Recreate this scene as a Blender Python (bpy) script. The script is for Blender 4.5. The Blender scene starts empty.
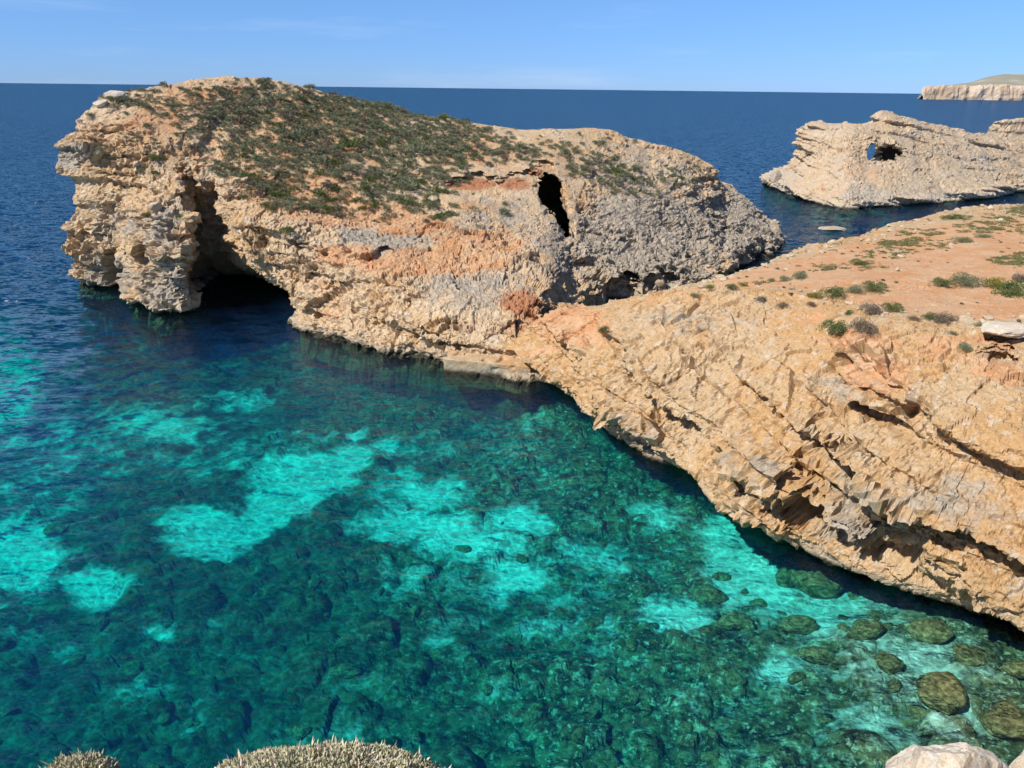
import bpy, math, random
import numpy as np
from mathutils import Vector, Matrix
from mathutils.bvhtree import BVHTree

# ------------------------------------------------------------------ camera, sky, sun, exposure
S = bpy.context.scene
COL = S.collection
CAM_H, FPX = 22.0, 769.0
PITCH, ROLL = math.radians(21.05), math.radians(0.67)
fwd = np.array([0, math.cos(PITCH), -math.sin(PITCH)])
_u0 = np.array([0, math.sin(PITCH), math.cos(PITCH)])
_x0 = np.array([1.0, 0, 0])
rgt = math.cos(ROLL) * _x0 + math.sin(ROLL) * _u0
upv = -math.sin(ROLL) * _x0 + math.cos(ROLL) * _u0
CPOS = np.array([0, 0, CAM_H])

cd = bpy.data.cameras.new('camera')
cam = bpy.data.objects.new('camera', cd)
COL.objects.link(cam)
cd.sensor_width = 36.0
cd.lens = 36.0 * FPX / 1024.0
cd.clip_start, cd.clip_end = 0.1, 60000.0
m = Matrix.Identity(4)
for i in range(3):
    m[i][0], m[i][1], m[i][2], m[i][3] = rgt[i], upv[i], -fwd[i], CPOS[i]
cam.matrix_world = m
S.camera = cam

SUN_DIR = np.array([-0.84, -0.50, 1.10])          # towards the sun
SUN_DIR = SUN_DIR / np.linalg.norm(SUN_DIR)
SUN_EL = math.asin(SUN_DIR[2])
SUN_AZ = math.atan2(SUN_DIR[0], SUN_DIR[1])       # clockwise from +Y
W = bpy.data.worlds.new('World')
S.world = W
W.use_nodes = True
wn, wl = W.node_tree.nodes, W.node_tree.links
wn.clear()
sky = wn.new('ShaderNodeTexSky')
sky.sky_type = 'NISHITA'
sky.sun_disc = False
sky.sun_elevation = SUN_EL
sky.sun_rotation = SUN_AZ
sky.altitude = 3000
sky.air_density, sky.dust_density, sky.ozone_density = 1.0, 0.0, 10.0
bg = wn.new('ShaderNodeBackground')
bg.inputs['Strength'].default_value = 0.115
tint = wn.new('ShaderNodeMix'); tint.data_type = 'RGBA'; tint.blend_type = 'MULTIPLY'
tint.inputs[0].default_value = 1.0
gtc = wn.new('ShaderNodeTexCoord'); gsep = wn.new('ShaderNodeSeparateXYZ'); gr_ = wn.new('ShaderNodeValToRGB')
gr_.color_ramp.elements[0].color = (0.50, 0.625, 0.92, 1); gr_.color_ramp.elements[1].color = (1.06, 1.10, 1.08, 1); gr_.color_ramp.elements[1].position = 0.13
wl.new(gtc.outputs['Generated'], gsep.inputs[0]); wl.new(gsep.outputs['Z'], gr_.inputs[0]); wl.new(gr_.outputs[0], tint.inputs[7])
cmap = wn.new('ShaderNodeMapping'); cmap.inputs['Scale'].default_value = (2.2, 2.2, 26.0); cmap.inputs['Rotation'].default_value = (0.05, 0.1, 0.4)
cno = wn.new('ShaderNodeTexNoise'); cno.inputs['Scale'].default_value = 1.3; cno.inputs['Detail'].default_value = 7; cno.inputs['Roughness'].default_value = 0.62
cmr = wn.new('ShaderNodeMapRange'); cmr.inputs['From Min'].default_value = 0.55; cmr.inputs['From Max'].default_value = 0.80; cmr.inputs['To Max'].default_value = 0.16
cir = wn.new('ShaderNodeMix'); cir.data_type = 'RGBA'; cir.inputs[7].default_value = (7.0, 7.6, 8.6, 1)
wl.new(gtc.outputs['Generated'], cmap.inputs[0]); wl.new(cmap.outputs[0], cno.inputs['Vector']); wl.new(cno.outputs['Fac'], cmr.inputs['Value'])
wl.new(cmr.outputs[0], cir.inputs[0]); wl.new(tint.outputs[2], cir.inputs[6])
wo = wn.new('ShaderNodeOutputWorld')
wl.new(sky.outputs[0], tint.inputs[6]); wl.new(cir.outputs[2], bg.inputs[0])
wl.new(bg.outputs[0], wo.inputs[0])

sl = bpy.data.lights.new('sun', 'SUN')
sl.energy = 5.0
sl.angle = math.radians(0.53)
sl.color = (1.0, 0.94, 0.85)
so = bpy.data.objects.new('sun', sl)
COL.objects.link(so)
so.rotation_euler = Vector(SUN_DIR).to_track_quat('Z', 'Y').to_euler()
so.location = (-60, -40, 90)

S.view_settings.view_transform = 'Standard'
S.view_settings.look = 'None'
S.view_settings.exposure = 0.2
S.view_settings.gamma = 1.0
S.view_settings.use_curve_mapping = False
S.cycles.use_denoising = True
S.cycles.max_bounces = 8
S.cycles.diffuse_bounces = 3
S.cycles.glossy_bounces = 3
S.cycles.transparent_max_bounces = 16
S.cycles.volume_bounces = 0
S.cycles.sample_clamp_indirect = 4.0

rng = np.random.default_rng(7)
random.seed(7)

# ------------------------------------------------------------------ picture -> place helpers
def ray(px, py):
    return fwd + (px - 512) / FPX * rgt - (py - 384) / FPX * upv
def Z(px, py, z):
    d = ray(px, py); return CPOS + (z - CAM_H) / d[2] * d
def Y(px, py, y):
    d = ray(px, py); return CPOS + y / d[1] * d
def proj(P):
    d = P - CPOS; w = d @ fwd
    w = np.where(np.abs(w) < 1e-3, 1e-3, w)
    return 512 + FPX * (d @ rgt) / w, 384 - FPX * (d @ upv) / w

# ------------------------------------------------------------------ numpy noise
def _h(ix, iy, iz, seed):
    n = (ix.astype(np.uint32) * np.uint32(374761393) + iy.astype(np.uint32) * np.uint32(668265263)
         + iz.astype(np.uint32) * np.uint32(2147483647) + np.uint32((seed * 1274126177) & 0xffffffff))
    n = (n ^ (n >> np.uint32(13))) * np.uint32(1274126177)
    n = (n ^ (n >> np.uint32(15))) * np.uint32(2246822519)
    return n ^ (n >> np.uint32(16))
def gnoise(P, seed=0):
    P = P.astype(np.float32)
    I = np.floor(P); f = P - I; I = I.astype(np.int64).astype(np.int32)
    u = f * f * f * (f * (f * 6 - 15) + 10)
    out = 0
    for dx in (0, 1):
        wx = u[:, 0] if dx else 1 - u[:, 0]
        for dy in (0, 1):
            wy = u[:, 1] if dy else 1 - u[:, 1]
            for dz in (0, 1):
                wz = u[:, 2] if dz else 1 - u[:, 2]
                h = _h(I[:, 0] + dx, I[:, 1] + dy, I[:, 2] + dz, seed)
                gx = (h & np.uint32(1023)).astype(np.float32) / 511.5 - 1
                gy = ((h >> np.uint32(10)) & np.uint32(1023)).astype(np.float32) / 511.5 - 1
                gz = ((h >> np.uint32(20)) & np.uint32(1023)).astype(np.float32) / 511.5 - 1
                out = out + wx * wy * wz * (gx * (f[:, 0] - dx) + gy * (f[:, 1] - dy) + gz * (f[:, 2] - dz))
    return out * 1.3
def fbm(P, octaves=4, seed=0, gain=0.5, ridged=False):
    a, s, out, tot = 1.0, 1.0, 0, 0
    for k in range(octaves):
        n = gnoise(P * s + 17.3 * k, seed + k)
        if ridged: n = 1 - 2 * np.abs(n) * 1.6
        out = out + a * n; tot += a
        a *= gain; s *= 2.03
    return out / tot
def worley(P, seed=0):
    P = P.astype(np.float32)
    I = np.floor(P).astype(np.int32); n = len(P)
    f1 = np.full(n, 9, np.float32); f2 = np.full(n, 9, np.float32); cid = np.zeros(n, np.float32)
    for dx in (-1, 0, 1):
        for dy in (-1, 0, 1):
            for dz in (-1, 0, 1):
                c = I + np.array([dx, dy, dz], np.int32)
                h = _h(c[:, 0], c[:, 1], c[:, 2], seed)
                q = np.stack([(h & np.uint32(1023)), (h >> np.uint32(10)) & np.uint32(1023), (h >> np.uint32(20)) & np.uint32(1023)], 1).astype(np.float32) / 1023
                d = np.sqrt((((c + q) - P) ** 2).sum(1))
                r = ((h * np.uint32(2654435761)) >> np.uint32(8)).astype(np.float32) / 16777215
                m1 = d < f1
                f2 = np.where(m1, f1, np.minimum(f2, d))
                cid = np.where(m1, r, cid)
                f1 = np.where(m1, d, f1)
    return f1, f2, cid
def facets(P, seed, tilt=0.5, off=0.4):
    """broken rock: every cell is a tilted flat; returns relief in cell units and the distance to the cell edge"""
    P = P.astype(np.float32); I = np.floor(P).astype(np.int32); n = len(P)
    f1 = np.full(n, 9, np.float32); f2 = np.full(n, 9, np.float32); out = np.zeros(n, np.float32)
    for dx in (-1, 0, 1):
        for dy in (-1, 0, 1):
            for dz in (-1, 0, 1):
                c = I + np.array([dx, dy, dz], np.int32)
                h = _h(c[:, 0], c[:, 1], c[:, 2], seed)
                q = np.stack([(h & np.uint32(1023)), (h >> np.uint32(10)) & np.uint32(1023), (h >> np.uint32(20)) & np.uint32(1023)], 1).astype(np.float32) / 1023
                v = P - (c + q); d = np.sqrt((v ** 2).sum(1))
                h2 = h * np.uint32(2654435761); h2 = h2 ^ (h2 >> np.uint32(15))
                g = np.stack([(h2 & np.uint32(1023)), (h2 >> np.uint32(10)) & np.uint32(1023), (h2 >> np.uint32(20)) & np.uint32(1023)], 1).astype(np.float32) / 511.5 - 1
                val = (v * g).sum(1) * tilt * 2 + off * (g[:, 0] + g[:, 1]) * 0.5
                m1 = d < f1
                f2 = np.where(m1, f1, np.minimum(f2, d))
                out = np.where(m1, val, out); f1 = np.where(m1, d, f1)
    return out, f2 - f1
def sstep(a, b, x):
    t = np.clip((x - a) / (b - a), 0, 1); return t * t * (3 - 2 * t)

# ------------------------------------------------------------------ meshes
def make_mesh(name, V, F, mat=None, attrs=None, smooth=False, parent=None):
    me = bpy.data.meshes.new(name)
    V = np.asarray(V, np.float32)
    if isinstance(F, np.ndarray):
        k = F.shape[1]
        me.vertices.add(len(V)); me.vertices.foreach_set('co', V.ravel())
        me.loops.add(F.size); me.loops.foreach_set('vertex_index', F.astype(np.int32).ravel())
        me.polygons.add(len(F))
        me.polygons.foreach_set('loop_start', np.arange(0, F.size, k, dtype=np.int32))
        me.update(calc_edges=True)
    else:
        me.from_pydata([tuple(v) for v in V], [], [tuple(f) for f in F])
    me.validate()
    if attrs:
        for n, a in attrs.items():
            a = np.asarray(a, np.float32)
            if a.ndim == 1:
                at = me.attributes.new(n, 'FLOAT', 'POINT'); at.data.foreach_set('value', a)
            else:
                at = me.attributes.new(n, 'FLOAT_COLOR', 'POINT')
                at.data.foreach_set('color', np.concatenate([a, np.ones((len(a), 1), np.float32)], 1).ravel())
    me.polygons.foreach_set('use_smooth', np.full(len(me.polygons), smooth))
    if mat: me.materials.append(mat)
    o = bpy.data.objects.new(name, me)
    COL.objects.link(o)
    if parent: o.parent = parent
    return o
def tag(o, label=None, cat=None, group=None, kind=None):
    if label: o['label'] = label
    if cat: o['category'] = cat
    if group: o['group'] = group
    if kind: o['kind'] = kind
    return o
def grid_faces(nc, nr, close_rows=False):
    c = np.arange(nc - 1)[:, None]; r = np.arange(nr if close_rows else nr - 1)[None, :]
    r2 = (r + 1) % nr
    a = c * nr + r; b = (c + 1) * nr + r; d = c * nr + r2; e = (c + 1) * nr + r2
    return np.stack([a, b, e, d], -1).reshape(-1, 4)
def pchip(A, t, axis):
    A = np.moveaxis(A, axis, 0)
    d = np.diff(A, axis=0)
    mm = np.zeros_like(A)
    s = d[:-1] * d[1:] > 0
    mm[1:-1] = np.where(s, 2 * d[:-1] * d[1:] / np.where(np.abs(d[:-1] + d[1:]) < 1e-9, 1e-9, d[:-1] + d[1:]), 0.12 * (d[:-1] + d[1:]))
    mm[0], mm[-1] = d[0], d[-1]
    i = np.clip(np.floor(t).astype(int), 0, len(A) - 2); f = (t - i)[:, None, None]
    h00, h10, h01, h11 = 2 * f**3 - 3 * f**2 + 1, f**3 - 2 * f**2 + f, -2 * f**3 + 3 * f**2, f**3 - f**2
    R = h00 * A[i] + h10 * mm[i] + h01 * A[i + 1] + h11 * mm[i + 1]
    return np.moveaxis(R, 0, axis)
def loft(net, dc, dr):
    """net[col][row] of points -> dense grid (positions, column index, row index); dc / dr are spacings in metres"""
    N = np.array(net, float); nc, nr = N.shape[:2]
    def params(n, lens, d):
        out = []
        for i in range(n - 1):
            dd = d[i] if isinstance(d, (list, tuple)) else d
            k = max(2, int(math.ceil(lens[i] / dd)))
            out += [i + j / k for j in range(k)]
        return np.array(out + [n - 1.0])
    L = np.linalg.norm(np.diff(N, axis=1), axis=2)
    tr = params(nr, np.quantile(L, 0.8, axis=0), dr)
    L = np.linalg.norm(np.diff(N, axis=0), axis=2)
    tc = params(nc, np.quantile(L, 0.8, axis=1), dc)
    G = pchip(pchip(N, tr, 1), tc, 0)
    UC, VR = np.meshgrid(tc, tr, indexing='ij')
    return G, UC, VR
def normals(G):
    a = np.gradient(G, axis=0); b = np.gradient(G, axis=1)
    n = np.cross(a, b); l = np.linalg.norm(n, axis=2, keepdims=True)
    return n / np.where(l < 1e-9, 1, l)
def blur(A, k):
    for ax in (0, 1):
        for _ in range(k):
            P = np.concatenate([np.take(A, [0], ax), A, np.take(A, [-1], ax)], ax)
            n = A.shape[ax]
            A = (np.take(P, range(0, n), ax) + 2 * A + np.take(P, range(2, n + 2), ax)) / 4
    return A

# ------------------------------------------------------------------ node materials
class NT:
    def __init__(s, name):
        s.m = bpy.data.materials.new(name); s.m.use_nodes = True
        s.t = s.m.node_tree; s.t.nodes.clear(); s.out = s.n('ShaderNodeOutputMaterial')
    def n(s, typ, **kw):
        x = s.t.nodes.new(typ)
        for k, v in kw.items(): setattr(x, k, v)
        return x
    def l(s, a, b): s.t.links.new(a, b)
    def val(s, sock, v):
        if v is None: return
        if hasattr(v, 'is_output') or isinstance(v, bpy.types.NodeSocket): s.l(v, sock)
        else: sock.default_value = v
    def attr(s, name): return s.n('ShaderNodeAttribute', attribute_name=name)
    def pos(s): return s.n('ShaderNodeTexCoord').outputs['Object']
    def noise(s, scale, detail=4, rough=0.55, vec=None, dist=0.0):
        x = s.n('ShaderNodeTexNoise'); x.inputs['Scale'].default_value = scale
        x.inputs['Detail'].default_value = detail; x.inputs['Roughness'].default_value = rough
        x.inputs['Distortion'].default_value = dist
        s.l(vec if vec is not None else s.pos(), x.inputs['Vector']); return x.outputs['Fac']
    def vor(s, scale, feature='F1', vec=None, out='Distance', rnd=1.0):
        x = s.n('ShaderNodeTexVoronoi', feature=feature); x.inputs['Scale'].default_value = scale
        x.inputs['Randomness'].default_value = rnd
        s.l(vec if vec is not None else s.pos(), x.inputs['Vector']); return x.outputs[out]
    def math(s, op, a, b=None, c=None, clamp=False):
        x = s.n('ShaderNodeMath', operation=op); x.use_clamp = clamp
        s.val(x.inputs[0], a); s.val(x.inputs[1], b)
        if c is not None: s.val(x.inputs[2], c)
        return x.outputs[0]
    def mr(s, v, a, b, c=0.0, d=1.0, smooth=True):
        x = s.n('ShaderNodeMapRange', interpolation_type='SMOOTHSTEP' if smooth else 'LINEAR')
        s.val(x.inputs['Value'], v)
        for k, q in (('From Min', a), ('From Max', b), ('To Min', c), ('To Max', d)): s.val(x.inputs[k], q)
        return x.outputs['Result']
    def mix(s, f, a, b, mode='MIX'):
        x = s.n('ShaderNodeMix', data_type='RGBA', blend_type=mode)
        s.val(x.inputs[0], f)
        for k, v in ((6, a), (7, b)):
            if isinstance(v, tuple): x.inputs[k].default_value = (*v, 1) if len(v) == 3 else v
            else: s.l(v, x.inputs[k])
        return x.outputs[2]
    def ramp(s, f, stops):
        x = s.n('ShaderNodeValToRGB'); e = x.color_ramp.elements
        while len(e) < len(stops): e.new(0.5)
        for i, (p, c) in enumerate(stops): e[i].position = p; e[i].color = (*c, 1)
        s.l(f, x.inputs[0]); return x.outputs[0]
    def bump(s, h, strength, dist, normal=None):
        x = s.n('ShaderNodeBump'); x.inputs['Strength'].default_value = strength
        x.inputs['Distance'].default_value = dist; s.l(h, x.inputs['Height'])
        if normal is not None: s.l(normal, x.inputs['Normal'])
        return x.outputs[0]
    def principled(s, col, rough=0.9, normal=None, spec=0.15):
        x = s.n('ShaderNodeBsdfPrincipled'); s.val(x.inputs['Base Color'], col if not isinstance(col, tuple) else (*col, 1))
        s.val(x.inputs['Roughness'], rough); x.inputs['Specular IOR Level'].default_value = spec
        if normal is not None: s.l(normal, x.inputs['Normal'])
        s.l(x.outputs[0], s.out.inputs['Surface']); return x

def rock_material(name, cream=(0.58, 0.42, 0.265), ochre=(0.57, 0.375, 0.195), pale=(0.66, 0.55, 0.42), grey=(0.38, 0.33, 0.265),
                  soil=(0.64, 0.325, 0.155), fine=1.0, tidal=True, bump=1.0):
    t = NT(name)
    n1 = t.noise(0.13, 6, 0.6, dist=0.6); n2 = t.noise(0.9 * fine, 8, 0.65); n3 = t.noise(5.0 * fine, 6, 0.6)
    c = t.mix(t.mr(n1, 0.40, 0.60), cream, ochre)
    c = t.mix(t.mr(n2, 0.50, 0.66), c, pale)
    g = t.attr('grey').outputs['Fac']
    gf = t.mr(t.math('ADD', t.math('MULTIPLY_ADD', t.noise(0.5, 10, 0.75), 2.0, -0.55), g), 0.62, 1.05)
    gcol = t.mix(t.mr(t.noise(2.1 * fine, 6, 0.7), 0.40, 0.62), grey, (0.53, 0.465, 0.375))
    c = t.mix(gf, c, gcol)
    # weathered dark crusts of lichen, then finer dark brown spots all over
    crust = t.mr(t.noise(1.7 * fine, 9, 0.72, dist=0.4), 0.58, 0.70)
    c = t.mix(t.math('MULTIPLY', crust, t.math('MULTIPLY_ADD', g, 0.5, 0.50, clamp=True)), c, (0.165, 0.13, 0.095))
    spots = t.mr(t.noise(3.4 * fine, 5, 0.65, dist=0.3), 0.60, 0.68)
    c = t.mix(t.math('MULTIPLY', spots, 0.62), c, (0.19, 0.13, 0.075))
    # soil
    sa = t.attr('soil').outputs['Fac']
    sf = t.mr(t.math('ADD', sa, t.math('MULTIPLY_ADD', t.noise(0.45, 9, 0.72), 2.2, -1.1)), 0.36, 0.64)
    sc = t.mix(t.mr(t.noise(0.5, 7, 0.65), 0.35, 0.65), soil, (0.66, 0.43, 0.255))
    sc = t.mix(t.mr(t.noise(2.2, 8, 0.72), 0.52, 0.68, 0, 0.6), sc, (0.44, 0.245, 0.13))
    c = t.mix(sf, c, sc)
    red = t.attr('red').outputs['Fac']
    c = t.mix(t.mr(t.math('ADD', red, t.math('MULTIPLY_ADD', n2, 1.0, -0.5)), 0.4, 0.75, 0, 0.85), c, (0.46, 0.17, 0.075))
    # grain
    c = t.mix(t.mr(n3, 0.3, 0.7, 0.35, 0.0), c, (0.25, 0.18, 0.11))
    if tidal:
        sp = t.n('ShaderNodeSeparateXYZ'); t.l(t.pos(), sp.inputs[0])
        zz = t.math('ADD', sp.outputs['Z'], t.math('MULTIPLY_ADD', t.noise(0.7, 6, 0.65), 0.9, -0.45))
        c = t.mix(t.mr(zz, 0.45, 1.0, 0.55, 0.0), c, (0.40, 0.36, 0.29))
        c = t.mix(t.mr(zz, 0.02, 0.45, 0.95, 0.0), c, (0.05, 0.042, 0.03))
        c = t.mix(t.mr(zz, -0.8, -0.35, 1.0, 0.0), c, (0.09, 0.085, 0.04))
    h = t.math('ADD', t.noise(3.0 * fine, 12, 0.72), t.math('MULTIPLY', t.mr(t.noise(6.0 * fine, 4, 0.7), 0.32, 0.46), 0.35))
    nb = t.bump(h, 0.75 * bump, 0.22 / fine)
    t.principled(c, 0.95, nb, 0.08)
    return t.m
ROCK = rock_material('limestone', cream=(0.66, 0.49, 0.31), ochre=(0.64, 0.43, 0.235), pale=(0.72, 0.60, 0.45), grey=(0.37, 0.32, 0.255))
ROCK_NEAR = rock_material('near limestone', cream=(0.57, 0.405, 0.235), ochre=(0.57, 0.345, 0.155), pale=(0.62, 0.50, 0.36), fine=1.7, bump=0.9)
ROCK_FAR = rock_material('island limestone', cream=(0.53, 0.42, 0.295), ochre=(0.53, 0.39, 0.245), pale=(0.60, 0.51, 0.40), grey=(0.40, 0.355, 0.295), fine=1.1, bump=0.6)

# ------------------------------------------------------------------ rock relief
def ledges(s, seed, P, cut=0.14):
    """stepped bedding: undercut at the foot of every bed, slanting back to its top"""
    k = np.floor(s); f = s - k
    amp = 0.78 + 0.32 * np.sin(k * 12.9898 + 4.1) + 0.6 * gnoise(P * 0.13 + k[:, None] * 3.7, seed)
    prof = sstep(0.0, cut, f) - sstep(cut, 1.0, f) * 0.75 - f * 0.25
    return prof * np.clip(amp, 0.05, 1.35)
def relief(G, rough, bed_dir=(0, 0, 1), bed_th=1.9, bed_amp=0.5, block=0.55, lump=0.8, seed=0, knob=None, small=1.0, joint=0.4, bed_mask=None, soft=3):
    """breaks up the lofted sheet: first swells, beds (along the horizontal) and joints, then blocks, facets and pits on the new surface"""
    sh = G.shape
    P = G.reshape(-1, 3); r = rough.reshape(-1)
    N = normals(blur(G, 6)).reshape(-1, 3)
    Hn = N * np.array([1, 1, 0.15]); hl = np.linalg.norm(Hn, axis=1, keepdims=True)
    Hn = Hn / np.maximum(hl, 0.35)
    m = np.clip(0.75 + 1.1 * gnoise(P * 0.16, seed + 77), 0.15, 1.5)          # calm and broken patches
    d = lump * fbm(P * 0.11, 3, seed + 1) * 1.9
    f1, f2, cid = worley(P * np.array([0.30, 0.30, 0.06]) + 0.3 * np.stack([fbm(P * 0.45, 3, seed + 90 + 4 * i) for i in range(3)], 1), seed + 91)   # upright joints
    d += joint * ((cid - 0.5) * 1.1 - 0.8 * sstep(0.1, 0.4, gnoise(P * 0.22, seed + 98)) * (1 - sstep(0.0, 0.05, f2 - f1)))
    s = (P @ np.asarray(bed_dir)) / bed_th + 0.40 * fbm(P * np.array([0.10, 0.10, 0.25]), 4, seed + 21)
    bm = bed_mask.reshape(-1) if bed_mask is not None else 1.0
    e = bed_amp * bm * ledges(s, seed + 30, P) + bed_amp * 0.36 * ledges(s * 2.6 + 0.3, seed + 31, P, 0.2) * m + 0.26 * ledges(s * bed_th * 1.5 + 0.7, seed + 33, P, 0.25) * np.clip(1.8 * m - 0.9, 0, 1.2)
    e = e * (1 - 0.9 * sstep(0.55, 0.9, N[:, 2]))
    P = P + (d * r)[:, None] * N + (e * r)[:, None] * Hn
    N = normals(blur(P.reshape(sh), soft)).reshape(-1, 3)
    r = r * (1 - 0.45 * sstep(0.62, 0.93, N[:, 2]))
    Wp = P + 0.7 * np.stack([gnoise(P * 0.35, seed + 50 + i) for i in range(3)], 1)
    d = lump * 0.22 * fbm(Wp * 0.38, 3, seed + 5, 0.5)
    crk = sstep(0.05, 0.35, gnoise(P * 0.3, seed + 97))
    fc, ed = facets(Wp * np.array([0.36, 0.36, 0.50]), seed + 9, 0.55, 0.7)
    d += block * m * (fc * 1.1 - 0.35 * crk * (1 - sstep(0.0, 0.08, ed)))
    fc, ed = facets(Wp * np.array([0.85, 0.85, 1.25]) + 7.7, seed + 10, 0.6, 0.7)
    d += block * 0.50 * m * (fc - 0.35 * crk * (1 - sstep(0.0, 0.12, ed)))
    fc, ed = facets(P * np.array([2.1, 2.1, 3.0]) + 0.3 * gnoise(P, seed + 61)[:, None], seed + 14, 0.6, 0.7)
    d += block * 0.24 * np.clip(m + 0.3, 0, 1.3) * fc
    f = fbm(Wp * 1.5, 4, seed + 12, 0.62)
    d += small * (0.22 * f * m - 0.40 * sstep(0.22, 0.42, gnoise(Wp * 0.95, seed + 95)) * m - 0.30 * sstep(0.20, 0.36, gnoise(Wp * 1.9, seed + 96)) * np.clip(m + 0.2, 0, 1.2))
    d += small * 0.09 * fbm(P * 4.0, 2, seed + 99, 0.6)
    if knob is not None:
        d += knob.reshape(-1) * (0.45 * fbm(Wp * 0.75, 5, seed + 40, 0.65, True) - 0.2)
    return (P + (d * r)[:, None] * N).reshape(sh)
def pix_blob(px, py, blobs):
    out = np.zeros_like(px)
    for (x, y, rx, ry, v) in blobs:
        out = np.maximum(out, v * np.exp(-(((px - x) / rx) ** 2 + ((py - y) / ry) ** 2) ** 1.5))
    return out
def dent(G, dents, vis=None):
    """hollows: pushes a patch of the sheet back along a given horizontal-ish direction"""
    P = G.reshape(-1, 3)
    for (c, axis_u, ru, axis_v, rv, dirn, depth) in dents:
        q = P - np.asarray(c)
        a = (q @ np.asarray(axis_u)) / ru; b = (q @ np.asarray(axis_v)) / rv
        far = np.linalg.norm(q, axis=1) < max(ru, rv) * 1.6 + 1.5
        w = np.zeros(len(P)); i = np.where(far)[0]
        if len(i):
            w[i] = 1 - sstep(0.72, 1.0, np.sqrt(a[i] ** 2 + b[i] ** 2) + 0.55 * fbm(P[i] * 0.9 / max(min(ru, rv), 0.8), 3, 5))
        P = P + (w * depth)[:, None] * np.asarray(dirn)
    return P.reshape(G.shape)

def tunnel(name, path, seed, rag=0.3):
    """a ragged closed tube used to cut an opening; path = [(centre, axis_u, radius_u, axis_v, radius_v)]"""
    n = 56; sub = 14; path = [(np.asarray(c, float), np.asarray(u, float), ru, np.asarray(v, float), rv) for c, u, ru, v, rv in path]
    vs = []; K = (len(path) - 1) * sub + 1
    for k in range(K):
        i = min(k // sub, len(path) - 2); f = k / sub - i
        A, B = path[i], path[i + 1]
        c, u, ru, v, rv = [(1 - f) * a + f * b for a, b in zip(A, B)]
        t = np.arange(n) / n * 2 * math.pi
        ring = c + np.cos(t)[:, None] * u * ru + np.sin(t)[:, None] * v * rv
        j = 1 + rag * fbm(ring * 0.7, 4, seed, 0.6) * 1.4
        vs.append(c + (ring - c) * j[:, None])
    fs = [(k * n + i, (k + 1) * n + i, (k + 1) * n + (i + 1) % n, k * n + (i + 1) % n) for k in range(K - 1) for i in range(n)]
    fs += [tuple(range(n)), tuple((K - 1) * n + i for i in range(n))[::-1]]
    return make_mesh(name, np.concatenate(vs), fs, ROCK_FAR)
def carve(o, cutters, solver='EXACT'):
    for c in cutters:
        md = o.modifiers.new('carve', 'BOOLEAN'); md.object = c; md.operation = 'DIFFERENCE'; md.solver = solver
    dg = bpy.context.evaluated_depsgraph_get()
    me = bpy.data.meshes.new_from_object(o.evaluated_get(dg))
    o.modifiers.clear(); old = o.data; o.data = me
    bpy.data.meshes.remove(old)
    for c in cutters:
        cm = c.data; bpy.data.objects.remove(c); bpy.data.meshes.remove(cm)

# ================================================================== HEADLAND
def wpt(x, y, z): return np.array([x, y, z], float)
def hcol(wp, pts, back=(0, 16), under=(0, 1.2)):
    """front column: waterline pixel, then (px,py,depth) up to the ridge, then the hidden back slope"""
    w = Z(*wp, 0) if len(wp) == 2 else wpt(*wp)
    c = [w + wpt(under[0], under[1], -7), w + wpt(0, 0, 0.1)]
    c += [Y(*p) for p in pts]
    R = c[-1]
    c += [R + wpt(0, 5, -2.2), wpt(R[0] + back[0], R[1] + back[1], 0.0), wpt(R[0] + back[0], R[1] + back[1] + 4, -9)]
    return c
def raw(*pts): return [wpt(*p) for p in pts]
HN = []
HN.append(raw((-44, 104, -9), (-47, 104, 0), (-49, 105, 4), (-50, 105, 8), (-51, 106, 12), (-52, 106, 14), (-51, 106, 16), (-48, 107, 18), (-45, 107, 19.6), (-42, 108, 20.2), (-40, 109, 20.5), (-38, 113, 19), (-37, 117, 0), (-36, 120, -9)))
HN.append(hcol((81, 284), [(72, 262, 88.5), (67, 228, 89), (77, 192, 90), (60, 168, 91), (59, 150, 91.5), (76, 130, 93), (95, 106, 96), (104, 97, 99), (112, 94, 103)], (3, 12)))
HN.append(hcol((105, 286), [(100, 258, 87.5), (98, 225, 88), (105, 190, 89), (96, 165, 90), (97, 148, 91), (110, 128, 92.5), (122, 108, 95.5), (130, 98, 99), (136, 90, 103)], (2, 14)))
HN.append(hcol((128, 287), [(123, 268, 86.5), (120, 235, 87), (128, 195, 88), (130, 170, 88.8), (135, 150, 90), (142, 130, 92), (150, 112, 95.5), (158, 99, 99.5), (166, 86, 104)]))
HN.append(hcol((140, 304), [(134, 270, 80.5), (135, 235, 82), (145, 200, 84.5), (150, 178, 86.5), (152, 160, 88.5), (160, 140, 91.5), (172, 118, 95.5), (185, 99, 100), (196, 81, 106)]))
HN.append(hcol((174, 312), [(176, 275, 77.5), (180, 235, 79), (178, 205, 82), (172, 178, 86), (172, 162, 88.5), (185, 143, 92), (198, 122, 96), (212, 100, 101), (230, 77, 107)]))
HN.append(hcol((-36.5, 88, 0), [(188, 272, 90), (190, 230, 91), (191, 200, 91), (188, 178, 90.0), (187, 164, 89.0), (202, 150, 92.5), (212, 130, 96.5), (228, 105, 101.5), (248, 78, 108)]))
HN.append(hcol((-36, 100, 0), [(210, 266, 95), (211, 248, 91), (210, 215, 91), (206, 186, 90.2), (206, 170, 88.4), (218, 160, 91), (226, 142, 94), (242, 110, 101.5), (258, 78, 108.5)]))
HN.append(hcol((-33.5, 101, 0), [(226, 270, 96.5), (226, 256, 90), (225, 220, 90.5), (219, 188, 90), (219, 174, 87.0), (227, 166, 90.3), (234, 150, 92.8), (248, 112, 101.5), (263, 79, 108.8)]))
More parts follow.
